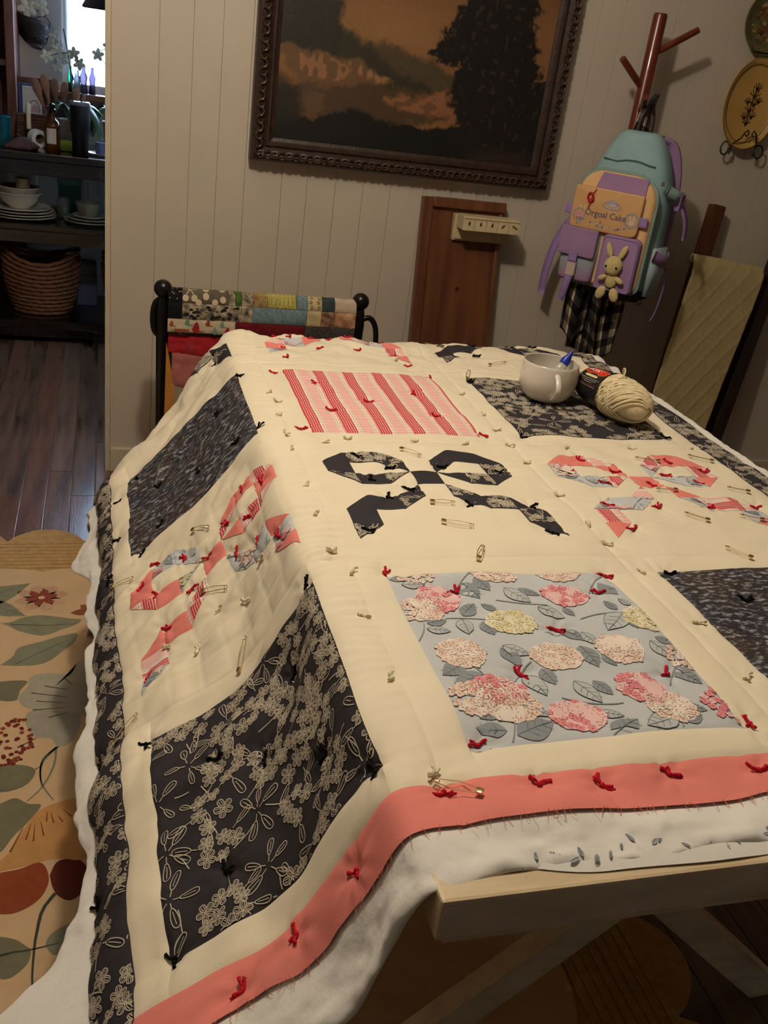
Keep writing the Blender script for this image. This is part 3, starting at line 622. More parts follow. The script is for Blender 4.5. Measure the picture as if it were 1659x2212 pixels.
# ---------------------------------------------------------------- the quilt
def make_quilt():
    q = thing('patchwork_quilt', 'unfinished patchwork quilt of bows and floral squares tied with yarn, on the table', 'quilt', (.55, 1.2, 0))
    L = tuple(q.location)
    def rect(name, u0, u1, v0, v1, m, off=0.0, st=.006, pr=None, label=None):
        nu = max(3, int((u1 - u0) / st) + 2); nv = max(3, int((v1 - v0) / st) + 2)
        u, v = np.meshgrid(np.linspace(u0, u1, nu), np.linspace(v0, v1, nv), indexing='ij'); u = u.ravel(); v = v.ravel()
        o = build(name, Q(u, v, np.full(u.shape, off)), grid_faces(nu, nv), m, q, True, uv=np.stack([u, v], 1), off=L)
        if label: o['label'] = label
        if pr: pr.mesh('printed_pattern', Q, M_PRINT, o, lambda a, b: (a > u0) & (a < u1) & (b > v0) & (b < v1), off=L)
        return o
    def strip(name, *a, **k): return rect(name, *a, **k)
    plain = {(0, 0): ('f', PR_FLORAL, 'black square printed with cream outline flowers'), (0, 1): ('h', PR_HYD, 'pale blue square printed with pink and cream hydrangeas'), (0, 2): ('n', None, 'dark brushed square with grey flecks'),
             (2, 0): ('n', None, 'dark brushed square hanging over the table edge'), (2, 1): ('a', None, 'pink and red striped plaid square'), (2, 2): ('f', PR_FLORAL2, 'black floral square under the mug')}
    for r in (0, 2):
        for c in range(3):
            a0, a1, b0, b1 = US[c], US[c + 1], VS[r], VS[r + 1]; s = SASH
            if c == 0: a1 = a1 - .014
            k, pr, lab = plain[(r, c)]
            if c == 0: strip('sash_strip', a1, a1 + .014, b0, b1, M_CREAM)
            strip('sash_strip', a0, a0 + s, b0, b1, M_CREAM); strip('sash_strip', a1 - s, a1, b0, b1, M_CREAM)
            strip('sash_strip', a0 + s, a1 - s, b0, b0 + s, M_CREAM); strip('sash_strip', a0 + s, a1 - s, b1 - s, b1, M_CREAM)
            rect('fabric_square', a0 + s, a1 - s, b0 + s, b1 - s, FAB[k], st=.0034, pr=pr, label=lab)
    # bow blocks: lattice of seven by seven small squares, half of them cut on the diagonal
    SQ = lambda i, j: [(i, j), (i + 1, j), (i + 1, j + 1), (i, j + 1)]
    BOW = [([(0, 6), (1, 6), (1, 7)], 0), (SQ(0, 5), 1), ([(0, 5), (1, 4), (1, 5)], 2), (SQ(1, 6), 3), ([(2, 6), (3, 6), (2, 7)], 4), ([(2, 6), (3, 5), (3, 6)], 5), (SQ(1, 4), 6), ([(2, 4), (3, 5), (2, 5)], 7),
           (SQ(3, 4), 8), ([(4, 6), (5, 6), (5, 7)], 9), ([(4, 5), (5, 6), (4, 6)], 10), (SQ(5, 6), 11), ([(6, 6), (7, 6), (6, 7)], 12), (SQ(6, 5), 13), ([(6, 4), (7, 5), (6, 5)], 14), (SQ(5, 4), 15), ([(4, 5), (5, 4), (5, 5)], 16),
           ([(2, 3), (3, 3), (3, 4)], 17), ([(2, 2), (3, 3), (2, 3)], 18), ([(0, 2), (1, 2), (1, 3)], 19), (SQ(1, 2), 20), (SQ(0, 1), 21), ([(0, 0), (1, 1), (0, 1)], 22),
           ([(4, 3), (5, 3), (4, 4)], 23), ([(4, 3), (5, 2), (5, 3)], 24), (SQ(5, 2), 25), ([(6, 2), (7, 2), (6, 3)], 26), (SQ(6, 1), 27), ([(6, 1), (7, 0), (7, 1)], 28)]
    #       0         1         2
    cols = {(1, 1): 'kkffffkfkkkkkfkfkkfkkkffkfkfk',
            (1, 0): 'ppahhhphppapapaapaappbhhhhphp', (1, 2): 'phhpaphapahppaphhbhhhapphbahp',
            (3, 0): 'kkffkfkfkkkkkfkfkkfkkkffkfkfk', (3, 1): 'pphphhpapahphpaahppbhphpahpap', (3, 2): 'kkffkfkfkkkkkfkfkkfkkkffkfkfk'}
    fl = Print(); hy = {}
    for (r, c), code in cols.items():
        a0, a1, b0, b1 = US[c], US[c + 1], VS[r], VS[r + 1]
        rect('bow_block_ground', a0, a1, b0, b1, M_CREAM, st=.0045)
        prf = Print(); floral(prf, a0 + .02, a1 - .02, b0 + .03, b1 - .02, 40 + r * 3 + c, .045)
        prh = Print(); hydrangea(prh, a0 - .308 - .02, b0 - .634 + .01)
        lu = lambda i: a0 + (a1 - a0) * (.08 + .1136 * i); lv = lambda j: b0 + (b1 - b0) * (.1375 + .108 * j)
        for P, k in BOW:
            ch = code[k]; n = 10
            P2 = [(lu(i), lv(j)) for i, j in P]
            V = []; F = []
            if len(P2) == 4:
                for i in range(n + 1):
                    for j in range(n + 1): V.append((P2[0][0] + (P2[1][0] - P2[0][0]) * i / n, P2[0][1] + (P2[3][1] - P2[0][1]) * j / n))
                F = grid_faces(n + 1, n + 1)
            else:
                A, B, C = map(np.array, P2); idx = {}
                for i in range(n + 1):
                    for j in range(n + 1 - i): idx[i, j] = len(V); V.append(tuple(A + (B - A) * i / n + (C - A) * j / n))
                for i in range(n):
                    for j in range(n - i):
                        F.append((idx[i, j], idx[i + 1, j], idx[i, j + 1]))
                        if i + j < n - 1: F.append((idx[i + 1, j], idx[i + 1, j + 1], idx[i, j + 1]))
            V = np.array(V)
            o = build('bow_piece', Q(V[:, 0], V[:, 1], np.full(len(V), .0007)), F, FAB[ch], q, True, uv=V + np.array([k * .011, k * .017]), off=L)
            pr = prf if ch == 'f' else prh if ch == 'h' else None
            if pr and v_visible(P2):
                PP = np.array(P2)
                def ins(a, b, PP=PP):
                    ok = np.ones(a.shape, bool)
                    for e in range(len(PP)):
                        x0, y0 = PP[e]; x1, y1 = PP[(e + 1) % len(PP)]
                        ok &= ((x1 - x0) * (b - y0) - (y1 - y0) * (a - x0)) >= -1e-6
                    return ok
                pr.mesh('printed_pattern', Q, M_PRINT, o, ins, base=.0015, off=L)
    # borders
    rect('border_strip', U0, US[0], V0, V1, M_INK, st=.005, pr=PR_BORDL, label='black floral border along the hanging side')
    rect('border_strip', US[3], U1, V0, V1, M_INK, st=.005, pr=PR_BORDR, label='black floral border along the far long side')
    rect('border_strip', US[0], US[3], V0, VS[0], M_CORAL, st=.005, label='plain coral border along the end of the table')
    rect('border_strip', US[0], US[3], VS[4], V1, M_CORAL, st=.008)
    # batting: a loose white layer peeping out all round
    nu, nv = 300, 330
    a = np.linspace(0, 1, nu)[:, None]; b = np.linspace(0, 1, nv)[None, :]
    a = .5 - .5 * np.cos(PI * a) * (.6 + .4 * np.abs(np.cos(PI * a))); b = .5 - .5 * np.cos(PI * b) * (.6 + .4 * np.abs(np.cos(PI * b)))
    a, b = np.broadcast_arrays(a, b)
    vv = .5 + b * 1.9
    ml = .022 + .035 * vnoise(vv / .16, vv * 0, 12) + .05 * np.exp(-((vv - 1.70) / .07) ** 2) + .085 * smooth(.78, .60, vv)
    mr = .026 + .022 * vnoise(vv / .12, vv * 0, 13)
    u = (U0 - ml) + a * (U1 + mr - U0 + ml)
    vn = .522 + .016 * (vnoise(u / .07, u * 0, 14) - .5) - .012 * smooth(.28, .1, u)
    v = vn + b * (V1 + .03 - vn)
    ed = np.minimum(np.minimum(u - (U0 - ml), U1 + mr - u), np.minimum(v - vn, V1 + .03 - v))
    rd = 1 - np.sqrt(np.clip(1 - (1 - np.clip(ed / .012, 0, 1)) ** 2, 0, 1))
    out = smooth(0, .03, np.maximum(np.maximum(U0 - u, u - U1), V0 - v))
    f = .004 * (vnoise(u / .012, v / .012, 15) - .5) + .008 * (vnoise(u / .04, v / .04, 16) - .4)
    off = -.0035 - .0050 * rd + out * f * (1 - rd)
    X = Q(u.ravel(), v.ravel(), off.ravel())
    # the loose flap spreads out and away from the border
    du = np.clip(U0 - u, 0, 1).ravel(); X[:, 0] -= du * (.55 + .9 * smooth(.85, .65, v.ravel())); X[:, 2] += du * .35
    bo = build('batting', X, grid_faces(nu, nv), M_BATT, q, True, off=L); bo['label'] = 'fluffy white batting showing beyond the coral border'
    # stray fibres along the raw near edge
    fb = MB(); rr = random.Random(2)
    for _ in range(130):
        uu = rr.uniform(-.05, 1.0); p0 = Q(np.array([uu]), np.array([.578]), np.array([.001]))[0]
        p = [p0]
        d = np.array([rr.uniform(-.5, .5), -1, rr.uniform(-.6, .1)])
        for k in range(3): p.append(p[-1] + d / np.linalg.norm(d) * rr.uniform(.002, .005) + np.array([rr.uniform(-.002, .002), 0, rr.uniform(-.002, .001)]))
        fb.tube(p, .00025, 3, False)
    fo = fb.out('frayed_thread', M_CORAL, q, off=L); fo['kind'] = 'stuff'
    # backing
    nu = 190
    u = np.linspace(.30, 1.185, nu); t = np.linspace(0, 1, 10)
    V = []; 
    for uu in u:
        vn0 = .5095 + .010 * float(vnoise(uu / .1, .2, 18)) + .03 * max(0, 1 - (uu - .30) / .12) ** 2
        for k in t:
            vv0 = vn0 + (.60 - vn0) * k; p = Qbase(np.array([uu]), np.array([vv0]))[0]
            p[2] = ZQ - .0090 + .0020 * math.sin(PI * min(1, k * 2.2)) + .002 * float(vnoise(uu / .05, k, 19)) * (k < .5); V.append(p)
    bk = build('backing_fabric', V, grid_faces(nu, 10), M_BACK, q, True, off=L)
    pb = Print(); rr = random.Random(6)
    for k in range(60):
        x = .33 + k * .0145; y = .523 + rr.uniform(0, .02); an = rr.uniform(-2.5, 2.5); ln = rr.uniform(.008, .014); leaf(pb, x, y, x + ln * math.cos(an), y + ln * math.sin(an), rr.choice([(176, 182, 192), (158, 166, 178), (196, 198, 202)]), (140, 148, 160), .2)
    def bmap(a, b, o): 
        X = Qbase(a, b); X[:, 2] = ZQ - .0090 + .0042 + o; return X
    pb.mesh('printed_pattern', bmap, M_PRINT, bk, lambda a, b: (b > .5205) & (b < .56), off=L)
    # yarn ties: a flat knot with cut tails
    def tie_mesh(seed, ln):
        r = random.Random(seed); m = MB()
        m.ball((0, 0, .0030), (.0032, .0027, .0024), 8, 6)
        for s in (1, -1):
            for k in range(2):
                a = r.uniform(-.55, .55) + (0 if s > 0 else PI - .5 + seed % 3 * .5); L1 = ln * r.uniform(.7, 1.25)
                hh = r.uniform(.0005, .005)
                P = [(math.cos(a) * L1 * t, math.sin(a) * L1 * t + .0016 * math.sin(t * 4 + seed), .0028 + hh * math.sin(t * 2.2) * t) for t in (0, .25, .5, .75, 1)]
                m.tube(P, [.0013, .0015, .0016, .0017, .0022], 6)
        me = bpy.data.meshes.new('yarn_tie'); me.from_pydata(m.V, [], m.F); me.polygons.foreach_set('use_smooth', [True] * len(me.polygons)); return me
    r = random.Random(9)
    for ties, m, ln in ((TIES_RED, M_YRED, .0125), (TIES_CREAM, M_YCREAM, .0085), (TIES_BLACK, M_YBLACK, .0125)):
        var = [tie_mesh(k + int(ln * 1e4), ln) for k in range(4)]
        for v_ in var: v_.materials.append(m)
        for (a, b) in ties:
            p = Q(np.array([a]), np.array([b]), np.array([.0002]))[0]; n = Vector(Qn(np.array([a]), np.array([b]))[0])
            o = bpy.data.objects.new('yarn_tie', r.choice(var)); COL.objects.link(o); o.parent = q
            rot = n.to_track_quat('Z', 'Y') @ Euler((0, 0, r.uniform(0, 6.28))).to_quaternion()
            o.rotation_mode = 'QUATERNION'; o.rotation_quaternion = rot; o.location = Vector(p) - Vector(L)
    return q
def v_visible(P2): return True
make_quilt()
# ---------------------------------------------------------------- safety pins stuck through the quilt
M_PIN = mat('pin_steel', (214, 196, 150), .25, .1, 50, metal=1)
def pins():
    LBL = ['safety pin above the left loop of the black bow', 'small safety pin under the knot of the black bow', 'safety pin lying below the tails of the black bow', 'safety pin sunk upright in the cream above the hydrangea square',
           'safety pin over the coral corner of the pink bow nearest the yarn', 'safety pin beside the right loop of the pink bow nearest the black border', 'safety pin between the tails of the pink bow on the table', 'safety pin past the right tail of the pink bow on the table',
           'safety pin under the left tail of the pink bow on the table', 'safety pin under the plaid tail of the pink bow on the table', 'shiny safety pin above the dark brushed square on the table',
           'safety pin between the hanging dark square and the hanging pink bow', 'safety pin on the black border beside the hanging pink bow', 'safety pin under the knot of the hanging pink bow', 'safety pin above the big hanging black floral square', 'safety pin in the sash at the corner of the hanging black floral square',
           'open gold safety pin on the coral border at the table corner', 'safety pin at the corner of the black floral square by the mug', 'safety pin in the cream behind the mug', 'safety pin in the far black bow before the wooden board']
    for k, (a, b, c, d) in enumerate(PINS):
        u0, v0 = a, b; p0 = Vector(Q(np.array([a]), np.array([b]), np.array([.004]))[0]); p1 = Vector(Q(np.array([c]), np.array([d]), np.array([.004]))[0])
        ln = min(max((p1 - p0).length, .032), .052); X = (p1 - p0).normalized()
        n = Vector(Qn(np.array([(a + c) / 2]), np.array([(b + d) / 2]))[0]); n = (n - X * n.dot(X)).normalized(); Y = n.cross(X)
        mid = Vector(Q(np.array([(a + c) / 2]), np.array([(b + d) / 2]), np.array([.0]))[0])
        M = Matrix((X, Y, n)).transposed().to_4x4(); M.translation = p0 + n * .0012
        o = thing('safety_pin', LBL[k], 'safety pin', tuple(p0)); o.matrix_world = M
        hd = MB().box(-.004, .0035, -.0036, .0036, -.0016, .0016, .0012); hd.out('cap', M_PIN, o, True)
        bow = .004 if k != 16 else .012
        MB().tube([(0, .003, 0), (ln * .5, .003 + bow * .4, .001), (ln, .003, 0)], .0006, 6).tube([(0, -.003, 0), (ln * .5, -.003 - (bow if k == 16 else 0) * .4, -.001), (ln, -.0025, 0)], .0005, 6).out('wire', M_PIN, o, True)
        MB().tube([(ln + .0028 * math.cos(t), .0028 * math.sin(t), .0003 * t) for t in np.linspace(-PI, PI * 1.2, 16)], .0006, 6).out('spring_coil', M_PIN, o, True)
pins()
# ---------------------------------------------------------------- mug, glue bottle, yarn
def text_mesh(s, size, font_shear=0.0, bold=0.0):
    """lettering as a flat triangulated outline, (x,y) centred"""
    cu = bpy.data.curves.new('t', 'FONT'); cu.body = s; cu.size = size; cu.align_x = 'CENTER'; cu.align_y = 'CENTER'; cu.shear = font_shear; cu.offset = bold; cu.resolution_u = 3
    o = bpy.data.objects.new('t', cu); COL.objects.link(o)
    dg = bpy.context.evaluated_depsgraph_get(); me = bpy.data.meshes.new_from_object(o.evaluated_get(dg))
    bm = bmesh.new(); bm.from_mesh(me); bmesh.ops.triangulate(bm, faces=bm.faces); bmesh.ops.subdivide_edges(bm, edges=[e for e in bm.edges if e.calc_length() > size * .3], cuts=1)
    bmesh.ops.triangulate(bm, faces=bm.faces); bm.verts.ensure_lookup_table()
    V = [tuple(v.co) for v in bm.verts]; F = [tuple(v.index for v in f.verts) for f in bm.faces]; bm.free()
    bpy.data.objects.remove(o); bpy.data.curves.remove(cu); bpy.data.meshes.remove(me)
    return V, F
def tabletop_things():
    M_CH = mat('white_ceramic', (226, 220, 208), .16, .03, 10, coat=.3)
    z0 = .764
    mug = thing('mug', 'wide white ceramic mug with a black spot, beside the yarn on the quilt', 'mug', (.893, 1.735, z0))
    prof = [(0, .0), (.038, 0), (.043, .002), (.052, .012), (.0595, .028), (.0615, .044), (.0605, .060), (.0590, .074), (.0585, .078), (.0575, .079), (.0562, .078), (.0570, .066), (.0580, .044), (.056, .028), (.046, .010), (.03, .006), (0, .006)]
    MB().lathe(prof, 48).out('body', M_CH, mug, True)
    a = R(-100); r = lambda k: (math.cos(a) * k, math.sin(a) * k)
    P = []
    for t in np.linspace(0, 1, 15):
        q = .0575 + .026 * math.sin(PI * t) ** .8; zz = .066 - .052 * t
        P.append((*r(q), zz))
    h = MB().tube(P, .0058, 10, flat=.62, up=(math.cos(a), math.sin(a), 0)).out('handle', M_CH, mug, True)
    sp = Print(); rr = random.Random(1)
    sp.poly([(-.30 + (.17 + .04 * math.sin(3 * t)) * math.cos(t), .032 + (.013 + .003 * math.sin(4 * t)) * math.sin(t)) for t in np.linspace(0, 6.283, 22)[:-1]], (32, 32, 34))
    def mp(x, y, o): 
        rad = np.interp(y, [p[1] for p in prof[2:9]], [p[0] for p in prof[2:9]]) + o; return np.stack([rad * np.cos(x), rad * np.sin(x), y], 1)
    sp.mesh('black_spot', mp, mat('ceramic_print', (255, 255, 255), .3, .02, attr=True), mug, base=.0005)
    gb = thing('glue_bottle', 'small clear glue bottle with blue nozzle standing in the white mug', 'bottle', (.888, 1.735, z0 + .008), (R(-6), R(30), 0))
    MB().lathe([(0, 0), (.013, 0), (.0145, .003), (.0145, .062), (.012, .070), (.009, .074), (0, .074)], 20).out('body', mat('clear_plastic', (226, 226, 216), .25, .04, trans=.5), gb, True)
    MB().lathe([(0, .074), (.0105, .074), (.0105, .084), (.007, .092), (.0045, .100), (.003, .106), (0, .107)], 18).out('nozzle_cap', mat('blue_plastic', (28, 52, 168), .35, .05), gb, True)
    # yarn skein lying on its side
    A = Vector((.974, 1.742, z0 + .041)); B = Vector((1.030, 1.566, z0 + .039)); X = (B - A).normalized(); Yv = Vector((0, 0, 1)).cross(X).normalized(); Zv = X.cross(Yv)
    ys = thing('yarn_skein', 'skein of cream yarn with a black and red paper band, lying beside the mug', 'yarn', tuple((A + B) / 2)); M = Matrix((X, Yv, Zv)).transposed().to_4x4(); M.translation = (A + B) / 2; ys.matrix_world = M
    Lh = .103; rad = lambda x: .0415 * max(0, 1 - abs(x / Lh) ** 3.2) ** .5 * (1 - .10 * (x < -.01))
    MY = mat('cream_skein', (238, 222, 184), .9, .12, 80, .5, 400, spec=.1)
    MB().lathe([(rad(-Lh + 2 * Lh * k / 24) * .93, -Lh + 2 * Lh * k / 24) for k in range(25)], 28, M=Matrix.Rotation(R(90), 4, 'Y')).out('core', MY, ys, True)
    rr = random.Random(4); st = MB(); P = []
    n = 2600
    for k in range(n):
        t = k / n; th = 2 * PI * 88 * t; c = Lh * .86 * math.sin(2 * PI * 7.3 * t + .6)
        x = c * .80 + .044 * math.sin(th + 2.2 * t); x = max(-Lh * .985, min(Lh * .985, x)); q = rad(x) * ((1.0 + .02 * math.sin(k * .7)) if not -.080 < x < -.002 else .93) + .0004
        P.append((x, q * math.cos(th), q * math.sin(th)))
    st.tube(P, .0017, 5)
    o = st.out('yarn_strand', MY, ys, True)
    lp = [(.008 + .0, .043 * math.cos(t), .043 * math.sin(t)) for t in np.linspace(-1.2, 1.9, 20)]
    lp = [(p[0] + .010 * k / 20, p[1], p[2]) for k, p in enumerate(lp)]
    e = lp[-1]; lp += [(e[0] + .008 * math.sin(t), e[1] + .004 * t, e[2] + .010 * (1 - math.cos(t))) for t in np.linspace(.4, 5.6, 10)]
    MB().tube(lp, .0017, 6).out('loose_end', MY, ys, True)
    x0, x1 = -.075, -.006
    bl = Print(); nb = 40
    lab = MB().lathe([(rad(x) + .0022, x) for x in np.linspace(x0, x1, 9)], 40, M=Matrix.Rotation(R(90), 4, 'Y'))
    lab.F = [f for f in lab.F if len(f) == 4]
    lb = lab.out('paper_band', mat('black_paper', (34, 32, 34), .4, .05), ys, True); lb['label'] = 'black paper band with a red logo'
    # band print: y = angle position (metres round), facing up and towards the room; lettering upside down
    RR = .0435
    th0 = R(92)
    def bmap(x, y, o):
        th = th0 - y / RR; q = np.array([rad(v) for v in x]) + .0022 + o
        return np.stack([x, q * np.cos(th) * -1, q * np.sin(th)], 1)
    cx = (x0 + x1) / 2
    red = [(cx + .031 * math.cos(t) * (1 + .12 * math.cos(2 * t)), .0175 + .0125 * math.sin(t) * (1 - .35 * (math.cos(t) ** 8)) - (.004 if abs(t - PI / 2) < .25 else 0)) for t in np.linspace(0, 2 * PI, 34)[:-1]]
    bl.poly([(cx + (a - cx) * 1.05, .0175 + (b - .0175) * 1.08) for a, b in red], (226, 160, 60), 0); bl.poly(red, (214, 44, 24), 1)
    V, F = text_mesh('CARON', .0135, .15, .0003); k0 = len(bl.V)
    bl.V += [(cx - v[0], .0165 - v[1]) for v in V]; bl.F += [tuple(i + k0 for i in f) for f in F]; bl.C += [(244, 236, 226)] * len(V); bl.L += [3] * len(V)
    bl.poly([(a, b) for a, b in rrect(cx - .019, cx + .016, .0325, .0385, .0028, 3)], (226, 206, 160), 2)
    for k in range(5):
        yy = .0435 + k * .0042; w = (.028, .02, .012, .026, .024)[k]
        rr2 = random.Random(k); xx = cx - w
        while xx < cx + w:
            ln = rr2.uniform(.003, .008); bl.line([(xx, yy), (min(xx + ln, cx + w), yy)], .0012, (150, 60, 50) if k == 3 else (190, 184, 170), 2); xx += ln + .0015
    bl.mesh('band_print', bmap, mat('paper_print', (255, 255, 255), .4, .03, attr=True), lb, base=.0004)
tabletop_things()
# ---------------------------------------------------------------- on the back wall
def softpoly(S, T, poly, soft):
    """inside-ness of grid points in a polygon, 0..1 with a soft edge"""
    P = np.array(poly); ins = np.zeros(S.shape, bool); D = np.full(S.shape, 9.0)
    for k in range(len(P)):
        x0, y0 = P[k]; x1, y1 = P[(k + 1) % len(P)]
        c = ((y0 > T) != (y1 > T)) & (S < (x1 - x0) * (T - y0) / ((y1 - y0) + 1e-12) + x0); ins ^= c
        dx, dy = x1 - x0, y1 - y0; t = np.clip(((S - x0) * dx + (T - y0) * dy) / (dx * dx + dy * dy + 1e-12), 0, 1)
        D = np.minimum(D, np.hypot(S - x0 - t * dx, T - y0 - t * dy))
    return np.clip(.5 + np.where(ins, D, -D) / soft, 0, 1)
def painting():
    x0, x1, z0, z1 = .412, 1.388, 1.043, 1.765
    pt = thing('framed_painting', 'large dark landscape painting in a carved brown wooden frame on the panelled wall', 'painting', ((x0 + x1) / 2, 3.0, z0))
    L = tuple(pt.location)
    fw = .066
    cx0, cx1, cz0, cz1 = x0 + fw, x1 - fw, z0 + fw, z1 - fw
    nu, nv = 330, 250
    S, T = np.meshgrid(np.linspace(cx0 - .004, cx1 + .004, nu), np.linspace(cz0 - .004, cz1 + .004, nv), indexing='ij')
    w1 = (vnoise(S / .022, T / .022, 31) - .5) * .02 + (vnoise(S / .008, T / .008, 32) - .5) * .012
    w2 = (vnoise(S / .022, T / .022, 33) - .5) * .02 + (vnoise(S / .008, T / .008, 34) - .5) * .012
    a, b = S + w1, T + w2
    C = np.zeros(S.shape + (3,))
    def put(col, m):
        nonlocal C
        C = C * (1 - m[..., None]) + np.array(lin(col)) * m[..., None]
    g = (T - cz0) / (cz1 - cz0)
    put((186, 124, 62), np.ones(S.shape)); put((150, 98, 50), smooth(.6, 1., g)); put((206, 146, 80), np.exp(-((S - .84) / .16) ** 2 - ((T - 1.44) / .06) ** 2) * .8)
    put((112, 92, 58), softpoly(a, b, [(.62, 1.415), (.727, 1.405), (.829, 1.402), (.95, 1.375), (1.05, 1.33), (1.05, 1.27), (.80, 1.27), (.62, 1.33)], .02))
    put((78, 70, 46), softpoly(a, b, [(.62, 1.44), (.70, 1.415), (.76, 1.375), (.84, 1.33), (.95, 1.305), (.95, 1.28), (.75, 1.28), (.62, 1.35)], .02))
    put((64, 60, 42), softpoly(a, b, [(.46, 1.60), (.52, 1.50), (.56, 1.52), (.60, 1.50), (.645, 1.51), (.66, 1.42), (.65, 1.36), (.60, 1.35), (.46, 1.37)], .02))
    put((150, 108, 62), softpoly(a, b, [(.479, 1.365), (.546, 1.36), (.626, 1.357), (.708, 1.351), (.802, 1.317), (.829, 1.304), (.768, 1.279), (.691, 1.281), (.556, 1.254), (.527, 1.295), (.482, 1.333)], .012))
    put((208, 142, 82), softpoly(a, b, [(.53, 1.34), (.63, 1.35), (.70, 1.32), (.66, 1.29), (.56, 1.285)], .01) * (vnoise(S / .014, T / .020, 35) > .5) * .85)
    put((226, 158, 90), softpoly(a, b, [(.69, 1.34), (.80, 1.315), (.81, 1.30), (.72, 1.30)], .01) * (vnoise(S / .006, T / .03, 36) > .5) * .7)
    put((110, 82, 52), softpoly(a, b, [(.47, 1.255), (.82, 1.291), (.95, 1.287), (1.02, 1.22), (.82, 1.18), (.47, 1.18)], .012))
    put((150, 104, 62), softpoly(a, b, [(.56, 1.25), (.62, 1.25), (.63, 1.19), (.58, 1.18)], .012) * .7)
    put((196, 124, 68), softpoly(a, b, [(.809, 1.261), (.938, 1.282), (1.001, 1.307), (1.063, 1.261), (1.062, 1.231), (.921, 1.221), (.811, 1.244)], .01) * (.45 + .55 * (vnoise(S / .02, T / .012, 37) > .42)))
    put((34, 32, 30), softpoly(a, b, [(.46, 1.19), (.60, 1.175), (.70, 1.215), (.78, 1.205), (.82, 1.19), (1.0, 1.195), (1.1, 1.2), (1.36, 1.16), (1.36, 1.05), (.46, 1.05)], .012))
    put((44, 44, 36), softpoly(a, b, [(.46, 1.30), (.50, 1.28), (.55, 1.25), (.56, 1.16), (.46, 1.16)], .03) * .8)
    tr = softpoly(S + w1 * 1.8, T + w2 * 1.8, [(.985, 1.50), (1.03, 1.55), (1.03, 1.62), (1.10, 1.70), (1.25, 1.72), (1.27, 1.60), (1.25, 1.50), (1.30, 1.36), (1.36, 1.38), (1.36, 1.1), (1.08, 1.15), (1.03, 1.24), (1.0, 1.30), (1.035, 1.38), (.95, 1.38), (.935, 1.41), (.97, 1.45)], .015)
    put((38, 34, 30), tr)
    put((96, 72, 48), tr * (vnoise(S / .010, T / .014, 38) > .80) * .6)
    put((70, 66, 48), softpoly(a, b, [(.46, 1.60), (.52, 1.50), (.56, 1.52), (.645, 1.51), (.65, 1.36), (.46, 1.37)], .02) * (vnoise(S / .014, T / .018, 39) > .62) * .5)
    put((92, 60, 44), softpoly(a, b, [(1.10, 1.13), (1.20, 1.15), (1.31, 1.14), (1.30, 1.10), (1.1, 1.10)], .03) * .5)
    V = np.stack([S.ravel(), np.full(S.size, 2.999), T.ravel()], 1)
    build('canvas', V, [f[::-1] for f in grid_faces(nu, nv)][::-1], mat('oil_paint', (255, 255, 255), .42, .12, 120, .35, 220, attr=True), pt, True, vcol=(C * .82 + C.mean(-1, keepdims=True) * .18).reshape(-1, 3) * .55, off=L)
    MF = mat('carved_wood', (66, 46, 36), .42, .45, 60, .5, 130, spec=.5, rgb2=(40, 28, 24)); MF2 = mat('dark_gilt', (84, 60, 42), .4, .4, 60, .4, 150, rgb2=(44, 32, 26))
    prof = [(0, 3.028), (0, 2.992), (.006, 2.982), (.018, 2.978), (.032, 2.983), (.040, 2.990), (.046, 2.985), (.052, 2.985), (.058, 2.992), (.068, 2.996), (.068, 3.026)]
    for side in range(4):
        V = []; 
        for e in (0, 1):
            for d, y in prof:
                if side in (0, 2): xx = (x0 + d) if e == 0 else (x1 - d); zz = (z0 + d) if side == 0 else (z1 - d)
                else: zz = (z0 + d) if e == 0 else (z1 - d); xx = (x0 + d) if side == 3 else (x1 - d)
                V.append((xx, y, zz))
        n = len(prof); F = [(k, k + 1, n + k + 1, n + k) for k in range(n - 1)] + [(n - 1, 0, n, 2 * n - 1)]
        rail = build('frame_rail', V, F, MF, pt, False, off=L)
        # carved leaf scrolls along the rail
        m = MB(); ln = (x1 - x0) if side in (0, 2) else (z1 - z0); k = 0; t = .03; rr = random.Random(side)
        while t < ln - .025:
            def P(d, q, y):
                if side == 0: return (x0 + d, y, z0 + q)
                if side == 2: return (x0 + d, y, z1 - q)
                if side == 3: return (x0 + q, y, z0 + d)
                return (x1 - q, y, z0 + d)
            s = 1 if k % 2 else -1
            m.tube([P(t + .011 * math.cos(h), .021 + s * .010 * math.sin(h), 2.9745 - .0012 * h / 6) for h in np.linspace(0, 5, 9)], [.0042, .004, .0036, .0034, .003, .0028, .0026, .0024, .003], 5)
            m.ball(P(t + .013, .021 - s * .007, 2.9765), (.006, .003, .004) if side in (0, 2) else (.004, .003, .006), 8, 5)
            t += .0215; k += 1
        o = m.out('carved_scrolls', MF2, rail, True, off=L); o['kind'] = 'stuff'
painting()
